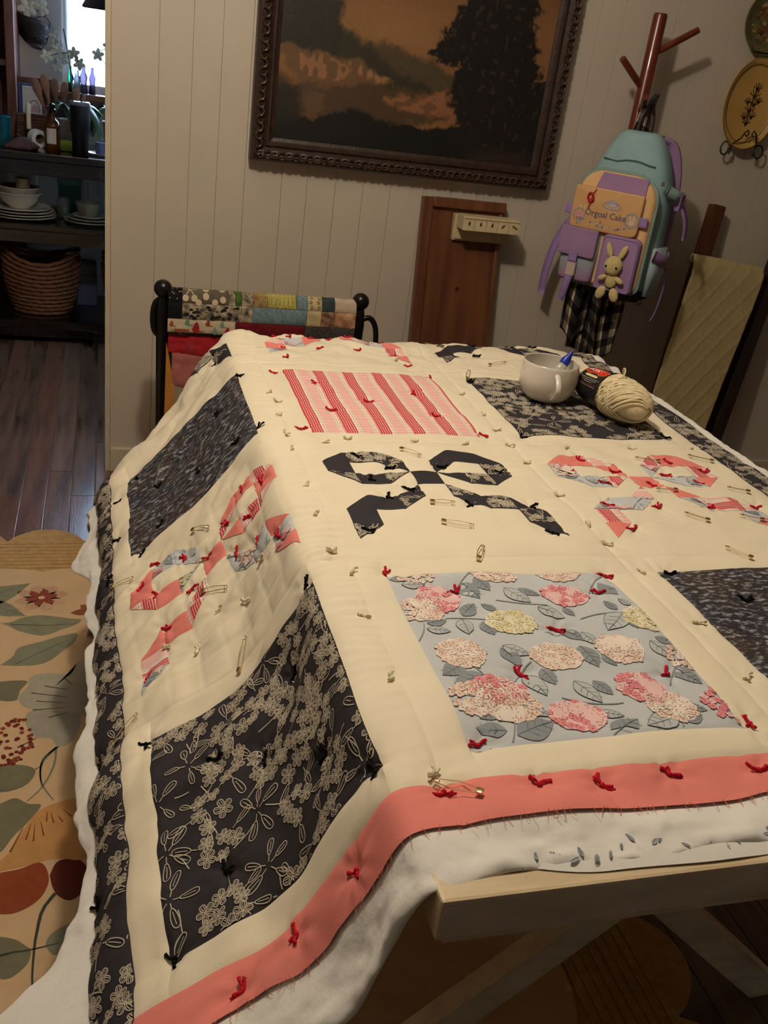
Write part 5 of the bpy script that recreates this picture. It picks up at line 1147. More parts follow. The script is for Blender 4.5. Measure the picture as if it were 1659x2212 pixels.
# ---------------------------------------------------------------- iron quilt rack with two quilts
def quilt_rack():
    MI = mat('black_iron', (22, 22, 24), .32, .2, 40, metal=.3, coat=.2)
    r = thing('quilt_rack', 'black iron quilt rack with ball finials standing before the wall', 'quilt rack', (.44, 2.70, 0)); L = tuple(r.location)
    for x in (.153, .727):
        s = -1 if x < .4 else 1
        MB().lathe([(0, .004), (.012, .004), (.010, .05), (.0115, .30), (.0165, .55), (.0185, .64), (.015, .68), (.012, .69), (0, .69)], 18, c=(x, 2.70, 0)).out('post', MI, r, True, off=L)
        MB().ball((x, 2.70, .708), .0255, 20, 14).out('finial', MI, r, True, off=L)
        P = [(x + s * .012, 2.70, .655), (x + s * .034, 2.70, .660), (x + s * .054, 2.70, .635), (x + s * .062, 2.70, .58), (x + s * .062, 2.70, .45), (x + s * .05, 2.70, .34), (x + s * .012, 2.70, .30)]
        if s < 0: P = [(x - .004, 2.70, .68), (x - .020, 2.70, .665), (x - .026, 2.70, .63), (x - .022, 2.70, .59), (x - .006, 2.70, .57)]
        MB().tube(curve(P, 24), .0085, 10).out('scroll', MI, r, True, off=L)
        MB().tube(curve([(x, 2.602, .010), (x, 2.64, .05), (x, 2.70, .14), (x, 2.79, .05), (x, 2.88, .010)], 20), .009, 10).out('foot', MI, r, True, off=L)
    for z, y in ((.686, 2.70), (.560, 2.715), (.30, 2.70)): MB().tube([(.153, y, z), (.727, y, z)], .008, 10).out('rail', MI, r, True, off=L)
    # patchwork quilt folded over the top rail
    def fab(n, c, c2=None, sc=60): return mat(n, c, .85, .3, sc, .25, 300, spec=.2, rgb2=c2)
    F_ = {'black': fab('rk_black', (26, 26, 30)), 'greydot': fab('rk_grey', (112, 102, 86)), 'green': fab('rk_green', (96, 128, 40), (60, 84, 40)), 'toile': fab('rk_toile', (214, 198, 168), (30, 28, 30), 55), 'tan': fab('rk_tan', (198, 168, 110), (120, 96, 60), 50),
          'yellow': fab('rk_yellow', (206, 194, 110)), 'blue': fab('rk_blue', (132, 154, 162), (100, 122, 132), 120), 'dot': fab('rk_dot', (216, 196, 148)), 'teal': fab('rk_teal', (64, 78, 80), (52, 64, 66)), 'pale': fab('rk_pale', (208, 188, 166), (186, 164, 146), 50),
          'bird': fab('rk_bird', (214, 198, 172), (200, 180, 150)), 'red': fab('rk_wine', (120, 28, 34), (96, 22, 30)), 'check': fab('rk_check', (40, 36, 38), (96, 90, 84), 220), 'brown': fab('rk_brown', (196, 150, 120), (70, 44, 34), 60), 'rust': fab('rk_rust', (214, 176, 140), (140, 76, 42), 40)}
    q = thing('draped_patchwork_quilt', 'folded patchwork quilt of many small prints draped over the iron rack', 'quilt', (.44, 2.69, .58)); L = tuple(q.location)
    path = [(2.672, .40), (2.670, .56), (2.671, .66), (2.676, .694), (2.686, .709), (2.70, .714), (2.714, .709), (2.724, .694), (2.73, .66), (2.732, .40)]
    PD = curve([(0, y, z) for y, z in path], 60); S = [0]
    for a, b in zip(PD[:-1], PD[1:]): S.append(S[-1] + math.hypot(a[1] - b[1], a[2] - b[2]))
    zf = np.array([p[2] for p in PD]); ST = np.array(S); Yp = np.array([p[1] for p in PD])
    top = S[int(np.argmax(zf))]
    def pos(x, d, o=0.0):   # d = distance down the front from the crest
        s = top - d; y = np.interp(s, ST, Yp); z = np.interp(s, ST, zf)
        fz = np.clip((d - .02) / .02, -1, 1)
        w = .004 * (vnoise(x / .05, d / .05, 51) - .5) + .0025 * (vnoise(x / .015, d / .015, 52) - .5)
        return np.stack([x, y - (w + o) * (d > -.02) - .0, z + (1 - np.abs(fz)) * (w + o)], -1)
    def patch(x0, x1, d0, d1, k, lab=None):
        nu, nv = max(6, int((x1 - x0) / .006)), max(5, int((d1 - d0) / .005)); x, d = np.meshgrid(np.linspace(x0 + .0004, x1 - .0004, nu), np.linspace(d0 + .0004, d1 - .0004, nv), indexing='ij')
        ed = np.minimum(np.minimum(x - x0, x1 - x), np.minimum(d - d0, d1 - d)); puff = .003 * (1 - np.exp(-ed / .004))
        return build('patch', pos(x.ravel(), d.ravel(), puff.ravel()), grid_faces(nu, nv), F_[k], q, True, off=L)
    P = {}
    a, b, c, d_, e = -.035, .050, .096, .135, .31
    for x0, x1, k in ((.166, .205, 'black'), (.205, .334, 'greydot'), (.334, .353, 'toile'), (.353, .372, 'green'), (.372, .404, 'toile'), (.404, .446, 'tan'), (.446, .529, 'yellow'), (.529, .563, 'blue'), (.563, .606, 'dot'), (.606, .645, 'teal'), (.645, .711, 'pale')): P[x0] = patch(x0, x1, a, b, k)
    for x0, x1, k in ((.166, .205, 'black'), (.205, .372, 'toile'), (.372, .404, 'toile'), (.404, .563, 'blue'), (.563, .606, 'dot'), (.606, .645, 'brown'), (.645, .711, 'rust')): P[x0 + 1] = patch(x0, x1, b, c, k)
    for x0, x1, k in ((.166, .357, 'bird'), (.357, .560, 'red'), (.560, .711, 'check')): P[x0 + 2] = patch(x0, x1, c, d_, k)
    for x0, x1, k in ((.357, .450, 'blue'), (.450, .560, 'toile'), (.560, .711, 'tan')): patch(x0, x1, d_, e, k)
    x, d = np.meshgrid(np.linspace(.166, .711, 40), np.linspace(-.30, -.035, 30), indexing='ij'); build('back_fold', pos(x.ravel(), d.ravel(), 0 * x.ravel()), grid_faces(40, 30), F_['pale'], q, True, off=L)
    MP = mat('rk_print', (255, 255, 255), .85, .1, 80, attr=True)
    def prn(par, fn): p = Print(); fn(p); p.mesh('printed_pattern', lambda x, y, o: pos(x, y, o + .003), MP, par, base=.0006, off=L)
    def disc(p, x, y, s, c, l=0): p.poly([(x + s * math.cos(t), y + s * math.sin(t)) for t in np.linspace(0, 6.283, 15)[:-1]], c, l)
    def dots(p):
        for x, y in ((.214, .036), (.238, .036), (.270, .010), (.270, .030), (.316, .006), (.318, .036), (.250, .046), (.296, .044)): disc(p, x, y, .0088, (216, 198, 164))
        for k in range(6): t = k * PI / 3; p.line([(.226, .010), (.226 + .010 * math.cos(t), .010 + .010 * math.sin(t)), (.226 + .019 * math.cos(t), .010 + .019 * math.sin(t))], .0026, (216, 198, 164))
    prn(P[.205], dots)
    def yst(p):
        for k in range(7): p.line([(.451 + k * .012, .0), (.451 + k * .012, .02), (.451 + k * .012, .047)], .004, (160, 158, 60)); p.line([(.457 + k * .012 + .001 * math.sin(t * 3), t * .0046) for t in range(10)], .0012, (90, 86, 70))
    prn(P[.446], yst)
    def wheels(p):
        rr = random.Random(2)
        for k in range(4):
            for j in range(2): disc(p, .572 + j * .022 + .003 * (k % 2), .004 + k * .012, .0042, (110, 90, 44)); disc(p, .572 + j * .022 + .003 * (k % 2), .004 + k * .012, .0018, (216, 196, 148), 1)
    prn(P[.563], wheels)
    def stars(p):
        rr = random.Random(3)
        for k in range(9): disc(p, rr.uniform(.170, .202), rr.uniform(.0, .045), .0015, (206, 200, 190))
    prn(P[.166], stars)
    def birds(p):
        R1, T1, B1 = (170, 30, 36), (120, 158, 140), (160, 90, 56)
        def bird(x, y, s, c): p.poly([(x - s, y + s * .5), (x - s * .4, y - s * .9), (x, y - s * 1.2), (x + s * .3, y - s * .7), (x + s * .5, y), (x + s * .4, y + s), (x - s * .4, y + s)], c); p.line([(x + s * .3, y + s * .5), (x + s * .9, y + s * .9), (x + s * 1.4, y + s * .8)], .0022, c)
        bird(.248, .118, .014, R1); bird(.222, .104, .010, T1); bird(.280, .104, .009, B1); bird(.300, .126, .010, T1); bird(.336, .124, .010, R1); bird(.320, .106, .009, T1); p.poly([(.186, .124), (.226, .124), (.226, .134), (.186, .134)], B1); bird(.178, .110, .008, B1)
    prn(P[.166 + 2], birds)
    def tuft(p, x0, x1, d0, d1, n, seed):
        rr = random.Random(seed)
        for k in range(n):
            x, y, s = rr.uniform(x0 + .006, x1 - .006), rr.uniform(d0 + .006, d1 - .006), rr.uniform(.003, .008)
            p.poly([(x + s * (1 + .3 * math.sin(3 * t + k)) * math.cos(t), y + .6 * s * math.sin(t)) for t in np.linspace(0, 6.28, 9)[:-1]], (30, 28, 32))
    prn(P[1.205], lambda p: tuft(p, .205, .372, b, c, 34, 1))
    # hand quilted star quilt on the lower rail
    t = thing('star_quilt', 'old hand quilted star quilt in red, pink, orange and grey hanging from the rack', 'quilt', (.35, 2.70, .30)); L2 = tuple(t.location)
    QM = lambda n, c: mat(n, c, .9, .15, 30, .35, 200, spec=.15)
    def piece(poly, m, n=14):
        # poly is a quad (x,z) bl, br, tr, tl
        A, B, Cc, D = [np.array(p, float) for p in poly]; V = []
        for i in range(n + 1):
            for j in range(n + 1):
                s, v = i / n, j / n; p = (A * (1 - s) + B * s) * (1 - v) + (D * (1 - s) + Cc * s) * v
                e = min(s, 1 - s, v, 1 - v); w = .003 * (1 - math.exp(-e * 18)) + .0045 * (float(vnoise(p[0] / .012, p[1] / .012, 61)) - .5)
                V.append((p[0], 2.684 - w, p[1]))
        build('quilted_piece', V, grid_faces(n + 1, n + 1), m, t, True, off=L2)
    RDm, PKm, GYm, ORm = QM('sq_red', (186, 44, 54)), QM('sq_pink', (186, 112, 108)), QM('sq_grey', (164, 148, 126)), QM('sq_orange', (206, 142, 66)); PK2 = QM('sq_rose', (168, 66, 78))
    piece([(.170, .530), (.330, .515), (.357, .580), (.170, .582)], RDm); piece([(.200, .532), (.262, .522), (.240, .576), (.228, .578)], PK2)
    piece([(.183, .432), (.288, .402), (.262, .522), (.182, .532)], PKm); piece([(.288, .402), (.40, .40), (.40, .512), (.262, .522)], GYm)
    piece([(.165, .300), (.182, .290), (.196, .40), (.165, .560)], ORm); piece([(.165, .18), (.30, .18), (.288, .402), (.183, .432)], GYm); piece([(.30, .18), (.69, .18), (.69, .50), (.288, .402)], GYm)
    piece([(.40, .40), (.69, .50), (.69, .572), (.357, .574)], PKm)
quilt_rack()
# ---------------------------------------------------------------- rug
def rug():
    JU = mat('jute', (196, 158, 106), .95, .25, 60, .8, 220, spec=.05); FI = mat('rug_field', (214, 182, 142), .95, .10, 12, .5, 300, spec=.05)
    g = thing('area_rug', 'tan rug printed with large leaves and flowers, with a scalloped jute edge', 'rug', (-.3, 1.2, 0)); L = tuple(g.location)
    def outline(x0, x1, y0, y1, amp, w, ox=.0):
        P = []
        n = int(round((x1 - x0) / w)); ww = (x1 - x0) / n
        for k in range(n):
            for t in np.linspace(0, 1, 14)[:-1]: P.append((x1 - (k + t) * ww, y1 - amp * (1 - math.sin(PI * t) ** .7)))
        m = int(round((y1 - y0) / w)); hh = (y1 - y0) / m
        for k in range(m):
            for t in np.linspace(0, 1, 14)[:-1]: P.append((x0 + amp * (1 - math.sin(PI * t) ** .7), y1 - (k + t) * hh))
        for k in range(n):
            for t in np.linspace(0, 1, 14)[:-1]: P.append((x0 + (k + t) * ww, y0 + amp * (1 - math.sin(PI * t) ** .7)))
        for k in range(m):
            for t in np.linspace(0, 1, 14)[:-1]: P.append((x1 - amp * (1 - math.sin(PI * t) ** .7), y0 + (k + t) * hh))
        return P
    o = outline(-1.31, .985, .40, 2.585, .075, .2185)
    n = len(o); V = [(x, y, .0005) for x, y in o] + [(x, y, .006) for x, y in o]
    V += [(x * .999 - .0003, y * .999, .0078) for x, y in o]
    F = [(k, (k + 1) % n, n + (k + 1) % n, n + k) for k in range(n)] + [(n + k, n + (k + 1) % n, 2 * n + (k + 1) % n, 2 * n + k) for k in range(n)] + [tuple(range(2 * n, 3 * n))]
    build('scalloped_edge', V, F, JU, g, off=L)
    # braided rows of the border
    for k in range(8):
        d = .085 + k * .0195
        P = []; x0, x1, y0, y1 = -1.31 + d, .985 - d, .40 + d, 2.585 - d
        P = [(x, y1) for x in np.arange(x1, x0, -.03)] + [(x0, y) for y in np.arange(y1, y0, -.03)] + [(x, y0) for x in np.arange(x0, x1, .03)] + [(x1, y) for y in np.arange(y0, y1, .03)]
        P = [(x, y, .0075 + .0008 * math.sin(i * 2.1)) for i, (x, y) in enumerate(P)]; P.append(P[0])
        m = MB().tube(P, .0095, 6, False); m.V = [(v[0], v[1], .0075 + (v[2] - .0075) * .35) for v in m.V]; m.out('braid_row', JU, g, True, off=L)
    fi = outline(-1.31 + .235, .985 - .235, .40 + .235, 2.585 - .235, .022, .2185)
    n = len(fi); build('printed_field', [(x, y, .003) for x, y in fi] + [(x, y, .0118) for x, y in fi], [(k, (k + 1) % n, n + (k + 1) % n, n + k) for k in range(n)] + [tuple(range(n, 2 * n))], FI, g, off=L)
    COLS = {'leaf': (142, 142, 118), 'leaf2': (126, 122, 98), 'blue': (182, 174, 156), 'blue2': (170, 164, 148), 'tan': (204, 152, 96), 'rust': (150, 76, 48), 'wine': (104, 50, 42), 'petal': (150, 92, 66), 'dk': (74, 80, 74), 'st': (126, 134, 114), 'br': (134, 78, 46)}
    RP = mat('rug_print', (255, 255, 255), .95, .16, 30, .5, 300, attr=True, spec=.05)
    fmap = lambda x, y, o: np.stack([x, y, .0119 + o], 1)
    for k, (c, P) in enumerate(RUG_POLYS):
        p = Print(); p.poly([(a, b) for a, b, _ in curve([(*q, 0) for q in P] + [(*P[0], 0)], 46)[:-1]], COLS[c], 1 + (k % 3))
        o = p.mesh('printed_leaf' if c.startswith('leaf') else 'printed_petal', fmap, RP, g, base=.0001, step=.00012, off=L); del o['kind']
    p = Print()
    for c, w, P in RUG_STROKES: p.line([(a, b) for a, b, _ in curve([(*q, 0) for q in P], 16)], w * .8, COLS[c], 6, True)
    def flower(x, y, r, n, col, hole):
        for k in range(n):
            a = k * 2 * PI / n + .3; cx, cy = x + r * .58 * math.cos(a), y + r * .58 * math.sin(a)
            p.poly([(cx + r * (.42 * math.cos(t) * math.cos(a) - .27 * math.sin(t) * math.sin(a)), cy + r * (.42 * math.cos(t) * math.sin(a) + .27 * math.sin(t) * math.cos(a))) for t in np.linspace(0, 6.28, 13)[:-1]], col, 4 if hole else 2)
        if hole: p.poly([(x + .2 * r * math.cos(t), y + .2 * r * math.sin(t)) for t in np.linspace(0, 6.28, 10)[:-1]], (220, 186, 146), 5)
    flower(-.159, 2.196, .066, 8, (206, 166, 134), False); flower(-.159, 2.196, .040, 6, (150, 78, 66), True)
    rr = random.Random(12)
    for cx, cy, rad, n in ((-.199, 1.640, .062, 95), (-.62, 1.9, .06, 60), (-.5, 1.1, .06, 60)):
        for k in range(n):
            a = rr.random() * 6.28; q = rad * math.sqrt(rr.random()); x, y, s = cx + q * math.cos(a), cy + q * math.sin(a) * 1.3, rr.uniform(.0038, .0056)
            p.poly([(x + s * math.cos(t), y + s * math.sin(t)) for t in np.linspace(0, 6.28, 9)[:-1]], rr.choice([(134, 60, 46), (116, 50, 42), (146, 72, 52)]), 3 + k * .02)
    # the same flowers carry on over the rest of the field
    for (x, y, k) in ((-.75, 2.1, 0), (-.45, 2.15, 1), (-.9, 1.4, 2), (-.55, 1.5, 1), (-.8, .7, 0), (-.4, .6, 2), (.3, .5, 1), (.5, 1.2, 0), (.2, 1.9, 2), (.55, 1.8, 1), (.6, .6, 2), (-.7, .1, 1), (.1, .0, 0)):
        if k == 0: flower(x, y, .10, 8, (206, 166, 134), False); flower(x, y, .06, 6, (150, 78, 66), True)
        elif k == 1: flower(x, y, .15, 6, COLS['blue'], False); flower(x, y, .05, 6, COLS['tan'], True)
        else: flower(x, y, .13, 5, COLS['rust'], False)
        for j in range(2): leaf(p, x + .1, y + .05 * j, x + .26, y + .12 - .16 * j, COLS['leaf'], COLS['dk'], .2, layer=2)
    p.mesh('printed_flowers', fmap, RP, g, lambda a, b: (a > -1.05) & (a < .72) & (b > .66) & (b < 2.32), base=.0001, step=.00012, off=L)
rug()
# ---------------------------------------------------------------- kitchen seen through the doorway
def kitchen():
    DW = mat('espresso_wood', (30, 24, 22), .16, .35, 7, .12, 40, stretch=(1, 8, 8), rgb2=(19, 15, 15), coat=.5)
    WC = mat('kitchen_china', (214, 206, 194), .12, .04, 12, coat=.4)
    t = thing('kitchen_console', 'dark wooden three tier console with plates and baskets, in the kitchen', 'console table', (-.25, 4.68, 0)); L = tuple(t.location)
    x0, x1, y0, y1 = -1.02, .52, 4.42, 4.95
    MB().box(x0, x1, y0, y1, .795, .826, .004).out('top', DW, t, off=L); MB().box(x0 + .02, x1 - .02, y0 + .012, y0 + .04, .735, .7945, .003).out('front_apron', DW, t, off=L)
    MB().box(x0 + .02, x1 - .02, y1 - .04, y1 - .012, .735, .7945, .003).out('back_apron', DW, t, off=L)
    MB().box(x0 + .02, x1 - .02, y0, y1, .505, .530, .004).out('middle_shelf', DW, t, off=L); MB().box(x0 + .02, x1 - .02, y0 + .01, y0 + .035, .450, .5045, .003).out('shelf_rail', DW, t, off=L)
    MB().box(x0 + .02, x1 - .02, y0, y1, .072, .108, .004).out('bottom_shelf', DW, t, off=L); MB().box(x0 + .02, x1 - .02, y0 + .01, y0 + .035, .030, .0715, .003).out('plinth', DW, t, off=L)
    for x in (x0 + .01, x1 - .06):
        for y in (y0 + .041, y1 - .10): MB().box(x, x + .05, y, y + .05, 0, .7945, .003).out('leg', DW, t, off=L)
    Z = .8265
    # --- things on the top
    g = thing('blue_glass', 'embossed turquoise blue drinking glass on the console beside the amber bottle', 'glass', (-.424, 4.56, Z))
    MB().lathe([(0, 0), (.030, 0), (.033, .004), (.034, .03), (.036, .07), (.038, .118), (.036, .119), (.034, .07), (.031, .008), (0, .008)], 28, fn=lambda x, y, z, a: (x * (1 + .02 * math.sin(a * 14) * math.sin(z * 160)), y * (1 + .02 * math.sin(a * 14) * math.sin(z * 160)), z)).out('body', mat('turquoise_glass', (40, 150, 176), .08, .05, trans=.75), g, True)
    MB().tube([(.0385 * math.cos(e), .0385 * math.sin(e), .119) for e in np.linspace(0, 6.283, 25)], .0016, 6, False).out('rim', mat('turquoise_glass', (40, 150, 176), .08), g, True)
    b = thing('amber_bottle', 'amber glass bottle with black swing stopper and cream label on the console', 'bottle', (-.222, 4.56, Z))
    MB().lathe([(0, 0), (.029, 0), (.032, .004), (.032, .098), (.028, .116), (.016, .128), (.0125, .135), (.0125, .150), (0, .150)], 28).out('body', mat('amber_glass', (120, 62, 12), .06, .1, trans=.6), b, True)
    MB().lathe([(0, .150), (.014, .150), (.015, .166), (.010, .170), (.0125, .176), (.0125, .186), (.007, .190), (0, .191)], 18).out('stopper', mat('black_gloss', (20, 18, 20), .2), b, True)
    lp = Print(); lp.poly(rrect(-.9, .35, .030, .090, .005, 2), (206, 196, 180)); lpm = [(a, z) for a in np.linspace(-2.35, -1.05, 12) for z in (.030, .092)]
    build('label', [(.0324 * math.cos(a), .0324 * math.sin(a), z) for a, z in lpm], [(2 * k, 2 * k + 2, 2 * k + 3, 2 * k + 1) for k in range(11)], mat('label_paper', (208, 198, 182), .6, .06), b, True)
    u = thing('tumbler', 'tall black insulated tumbler with clear lid and straw on the console', 'tumbler', (-.108, 4.515, Z))
    MB().lathe([(0, 0), (.031, 0), (.033, .003), (.0345, .085), (.040, .092), (.042, .195), (.042, .198), (0, .198)], 32).out('cup', mat('black_coat', (16, 13, 17), .6, .1, 30), u, True)
    MB().lathe([(0, .198), (.0425, .198), (.043, .208), (.040, .213), (0, .214)], 32).out('lid', mat('clear_lid', (150, 150, 160), .12, .05, trans=.5), u, True)
    MB().tube([(.006, 0, .213), (.007, .0, .245)], .004, 10).out('straw', mat('black_gloss', (20, 18, 20), .2), u, True)
    rr = thing('paper_roll', 'white paper tape roll lying on its edge beside the amber bottle', 'tape roll', (-.288, 4.63, Z + .036), (R(90), 0, R(28)))
    MB().lathe([(.020, -.024), (.036, -.024), (.036, .024), (.020, .024), (.020, -.024)], 32).out('paper', mat('roll_white', (226, 226, 228), .6, .04), rr, True)
    MB().lathe([(.0182, -.0235), (.0198, -.0235), (.0198, .0235), (.0182, .0235), (.0182, -.0235)], 28).out('core', mat('roll_core', (140, 120, 96), .8), rr, True)
    V, F = loft([(0, .070, .045), (.012, .074, .048), (.028, .052, .036, .01), (.042, .024, .02, .012), (.048, .006, .006, .014)], 30, 2.2); V = [(x + .008 * math.sin(z * 160 + x * 90), y + .006 * math.sin(x * 120), z) for x, y, z in V]
    o = build('crumpled_cloth', V, F, mat('maroon_cloth', (74, 42, 42), .8, .3, 40, .4, 200), None, True); o.location = (-.352, 4.52, Z); tag(o, 'crumpled dark maroon cloth on the console front edge', 'cloth')
    c = thing('candle_holder', 'brass chamberstick with finger ring holding a cream candle on the console', 'candle holder', (-.330, 4.74, Z))
    BR = mat('brass', (150, 118, 70), .3, .15, 30, metal=.9)
    MB().lathe([(0, 0), (.042, 0), (.046, .008), (.043, .008), (.02, .006), (.008, .012), (.006, .03), (.010, .036), (.006, .042), (.012, .054), (.012, .060), (0, .060)], 24).out('stick', BR, c, True)
    MB().tube([(-.05 + .014 * math.cos(e), 0, .02 + .014 * math.sin(e)) for e in np.linspace(0, 6.283, 18)], .0022, 6, False).out('finger_ring', BR, c, True)
    cd = MB().lathe([(0, 0), (.010, 0), (.009, .100), (.007, .106), (0, .107)], 18).out('candle', mat('candle_wax', (226, 216, 186), .4, .03), None, True); cd.location = (-.330, 4.74, Z + .0605); tag(cd, 'short cream taper candle standing in the brass holder', 'candle')
    # wicker box with letters, crock with spoons
    WK = mat('dark_wicker', (92, 54, 36), .7, .4, 90, .6, 160, rgb2=(54, 32, 24))
    k = thing('letter_box', 'dark woven letter box with a tall back at the rear of the console', 'box', (-.30, 4.86, Z)); 
    for j in range(9): MB().box(-.085, .085, -.050, .050, j * .013, j * .013 + .0125, .003).out('woven_row', WK, k)
    MB().box(-.085, .085, .042, .054, .1175, .262, .004).out('tall_back', WK, k)
    bo = MB().box(-.030, .030, -.010, .010, 0, .12, .002).out('blue_book', mat('book_blue', (44, 58, 120), .6), None); bo.location = (-.345, 4.845, Z + .1175); tag(bo, 'narrow blue book standing in the letter box', 'book')
    bo = MB().box(-.040, .040, -.006, .006, 0, .112, .001).out('white_envelope', mat('paper_white', (206, 206, 208), .7), None); bo.location = (-.318, 4.822, Z + .1175); tag(bo, 'pale envelope with a purple arch, upright in the letter box', 'envelope')
    p = Print(); p.line([(.008 + .024 * math.cos(e), .006 + .050 * math.sin(e)) for e in np.linspace(0, PI, 14)], .004, (96, 88, 120)); p.poly([(.012 + .018 * math.cos(e), .006 + .034 * math.sin(e)) for e in np.linspace(0, PI, 10)], (176, 150, 160)); p.mesh('envelope_print', lambda x, y, o: np.stack([x, -.0062 - o, y], 1), mat('tray_print', (255, 255, 255), .4, .1, attr=True), bo, base=.0004)
    cr = thing('utensil_crock', 'grey metal crock full of wooden spoons at the rear of the console', 'crock', (-.205, 4.79, Z))
    MB().lathe([(0, 0), (.040, 0), (.046, .006), (.048, .155), (.051, .160), (.047, .160), (.044, .010), (0, .010)], 30).out('pot', mat('pewter', (84, 84, 96), .35, .15, 30, metal=.6), cr, True)
    WS = mat('spoon_wood', (132, 84, 56), .55, .3, 20, rgb2=(96, 58, 40))
    for j, (dx, dy, ln, tl) in enumerate(((-.034, .0, .27, -.34), (-.022, .01, .28, -.20), (-.008, -.01, .265, -.05), (.006, .008, .255, .10), (.020, .0, .245, .30), (.030, .006, .235, .42))):
        a = Vector((-.205 + dx * .4, 4.79 + dy, Z + .011)); d = Vector((math.sin(tl), .05, math.cos(tl)))
        o = MB().tube([a, a + d * ln * .6, a + d * ln * .72, a + d * ln * .85, a + d * ln * .96, a + d * ln], [.005, .005, .010, .019, .016, .006], 10, flat=.4, up=(0, 1, 0)).out('wooden_spoon', WS, None, True)
        tag(o, ('wooden spoon leaning farthest over the letter box', 'second wooden spoon from the letter box in the grey crock', 'third wooden spoon from the letter box in the grey crock', 'fourth wooden spoon from the letter box in the grey crock', 'fifth wooden spoon from the letter box in the grey crock', 'wooden spoon leaning farthest towards the potted orchid')[j], 'spoon', 'wooden spoons in the crock')
    # orchids
    ST = mat('orchid_stem', (70, 60, 50), .6); LF = mat('orchid_leaf', (44, 84, 48), .35, .2, 20); FL = mat('orchid_petal', (214, 220, 206), .5, .1, 30)
    def orchid(x, y, label, hgt, lean, pots, flw, n):
        o = thing('potted_orchid', label, 'orchid', (x, y, Z)); r = random.Random(n)
        MB().lathe([(0, 0), (.040, 0), (.046, .006), (.056, .12), (.058, .124), (.052, .124), (.05, .10), (0, .10)], 28).out('pot', pots, o, True)
        MB().tube(curve([(0, 0, .10), (.006, 0, .22), (lean * .3, -.01, hgt * .75), (lean, -.02, hgt)], 14), .0028, 6).out('stake', ST, o, True)
        for k, (a, ln) in enumerate(((-2.2, .17), (-.9, .20), (2.4, .15), (.3, .18))):
            P = curve([(0, 0, .105), (math.cos(a) * ln * .4, math.sin(a) * ln * .25, .185), (math.cos(a) * ln * .8, math.sin(a) * ln * .45, .14), (math.cos(a) * ln, math.sin(a) * ln * .5, .06)], 12); V, F = strap(P, .034, .003, (-math.sin(a), math.cos(a), .3))
            V = [Vector(v) for v in V]
            for i in range(12):
                w = math.sin(PI * (i + .6) / 12.6) ** .6; cc = Vector(P[i])
                for q in range(4): V[4 * i + q] = cc + (V[4 * i + q] - cc) * w
            build('leaf', V, F, LF, o, True)
        for (fx, fz) in flw:
            fo = MB()
            for q in range(5):
                a = q * 1.2566 + .3 * fx * 100; d = .0135; M = Matrix.Rotation(-a, 4, 'Y')
                fo.ball((fx + d * math.cos(a), -.03 + .004 * math.sin(q * 2), fz + d * math.sin(a)), (.014, .0018, .009), 12, 6, M=M)
            fo.ball((fx, -.034, fz), (.006, .005, .006), 8, 6); fo.out('blossom', FL, o, True)
        sp = sorted(flw); MB().tube(curve([(lean * .3, -.012, hgt * .80)] + [(a, -.028, b - .004) for a, b in (sp if lean > 0 else sp[::-1])], 20), .0018, 6).out('flower_stem', ST, o, True)
        return o
    orchid(-.146, 4.68, 'white orchid in a pale pot behind the black tumbler', .48, -.028, mat('pot_cream', (166, 156, 146), .5, .08), [(-.098, .366), (-.045, .388), (.012, .390), (.034, .352)], 1)
    orchid(.040, 4.78, 'white orchid in a grey pot next to the wall end', .42, .012, mat('pot_grey', (98, 92, 92), .5, .1), [(-.076, .395), (-.030, .432), (.006, .412)], 2)
    o = MB().box(-.030, .030, -.022, .022, 0, .045, .016).out('dish_sponge', mat('lime_sponge', (128, 142, 40), .8, .3, 60, .4, 120), None, True); o.location = (-.170, 4.585, Z); tag(o, 'lime green dish sponge behind the amber bottle', 'sponge')
    o = MB().lathe([(0, 0), (.050, 0), (.062, .008), (.062, .011), (.05, .004), (0, .004)], 28).out('saucer', WC, None, True); o.location = (-.022, 4.56, Z); tag(o, 'white saucer at the end of the console top', 'saucer')
    o = MB().lathe([(0, 0), (.022, 0), (.026, .004), (.026, .05), (.023, .051), (.021, .006), (0, .006)], 24).out('shot_cup', mat('bluish_cup', (96, 100, 140), .2), None, True); o.location = (-.020, 4.56, Z + .0045); tag(o, 'small bluish cup standing on the white saucer', 'cup')
    # --- middle shelf
    Zm = .5305
    for j in range(4):
        r = (.150, .146, .140, .128)[j]
        o = MB().lathe([(0, 0), (r * .6, 0), (r * .66, .003), (r, .013), (r, .016), (r * .64, .007), (0, .006)], 44).out('dinner_plate', WC, None, True); o.location = (-.365, 4.60, Zm + j * .0108); tag(o, ('largest white dinner plate, lowest of the stack under the wide bowls', 'second white dinner plate up in the stack under the wide bowls', 'third white dinner plate up in the stack under the wide bowls', 'smallest white dinner plate, right under the wide bowls')[j], 'plate', 'white plates under the bowls')
    zb = Zm + 3 * .0108 + .0066
    for j, (r, h, lab) in enumerate(((.098, .062, 'lower of two wide white bowls on the plate stack'), (.092, .060, 'upper of two wide white bowls on the plate stack'))):
        o = MB().lathe([(0, 0), (r * .42, 0), (r * .46, .004), (r * .75, h * .45), (r * .93, h), (r, h + .004), (r * .97, h + .006), (r * .90, h), (r * .70, h * .47), (r * .40, .008), (0, .007)], 40).out('white_bowl', WC, None, True); o.location = (-.370, 4.60, zb + j * .026); tag(o, lab, 'bowl')
    o = MB().lathe([(0, 0), (.040, 0), (.066, .026), (.074, .045), (.070, .046), (.06, .026), (.035, .006), (0, .006)], 30).out('wooden_bowl', mat('bowl_wood', (120, 86, 56), .5, .3, 20), None, True); o.location = (-.370, 4.60, zb + .046); tag(o, 'small wooden bowl nested in the white bowls', 'bowl')
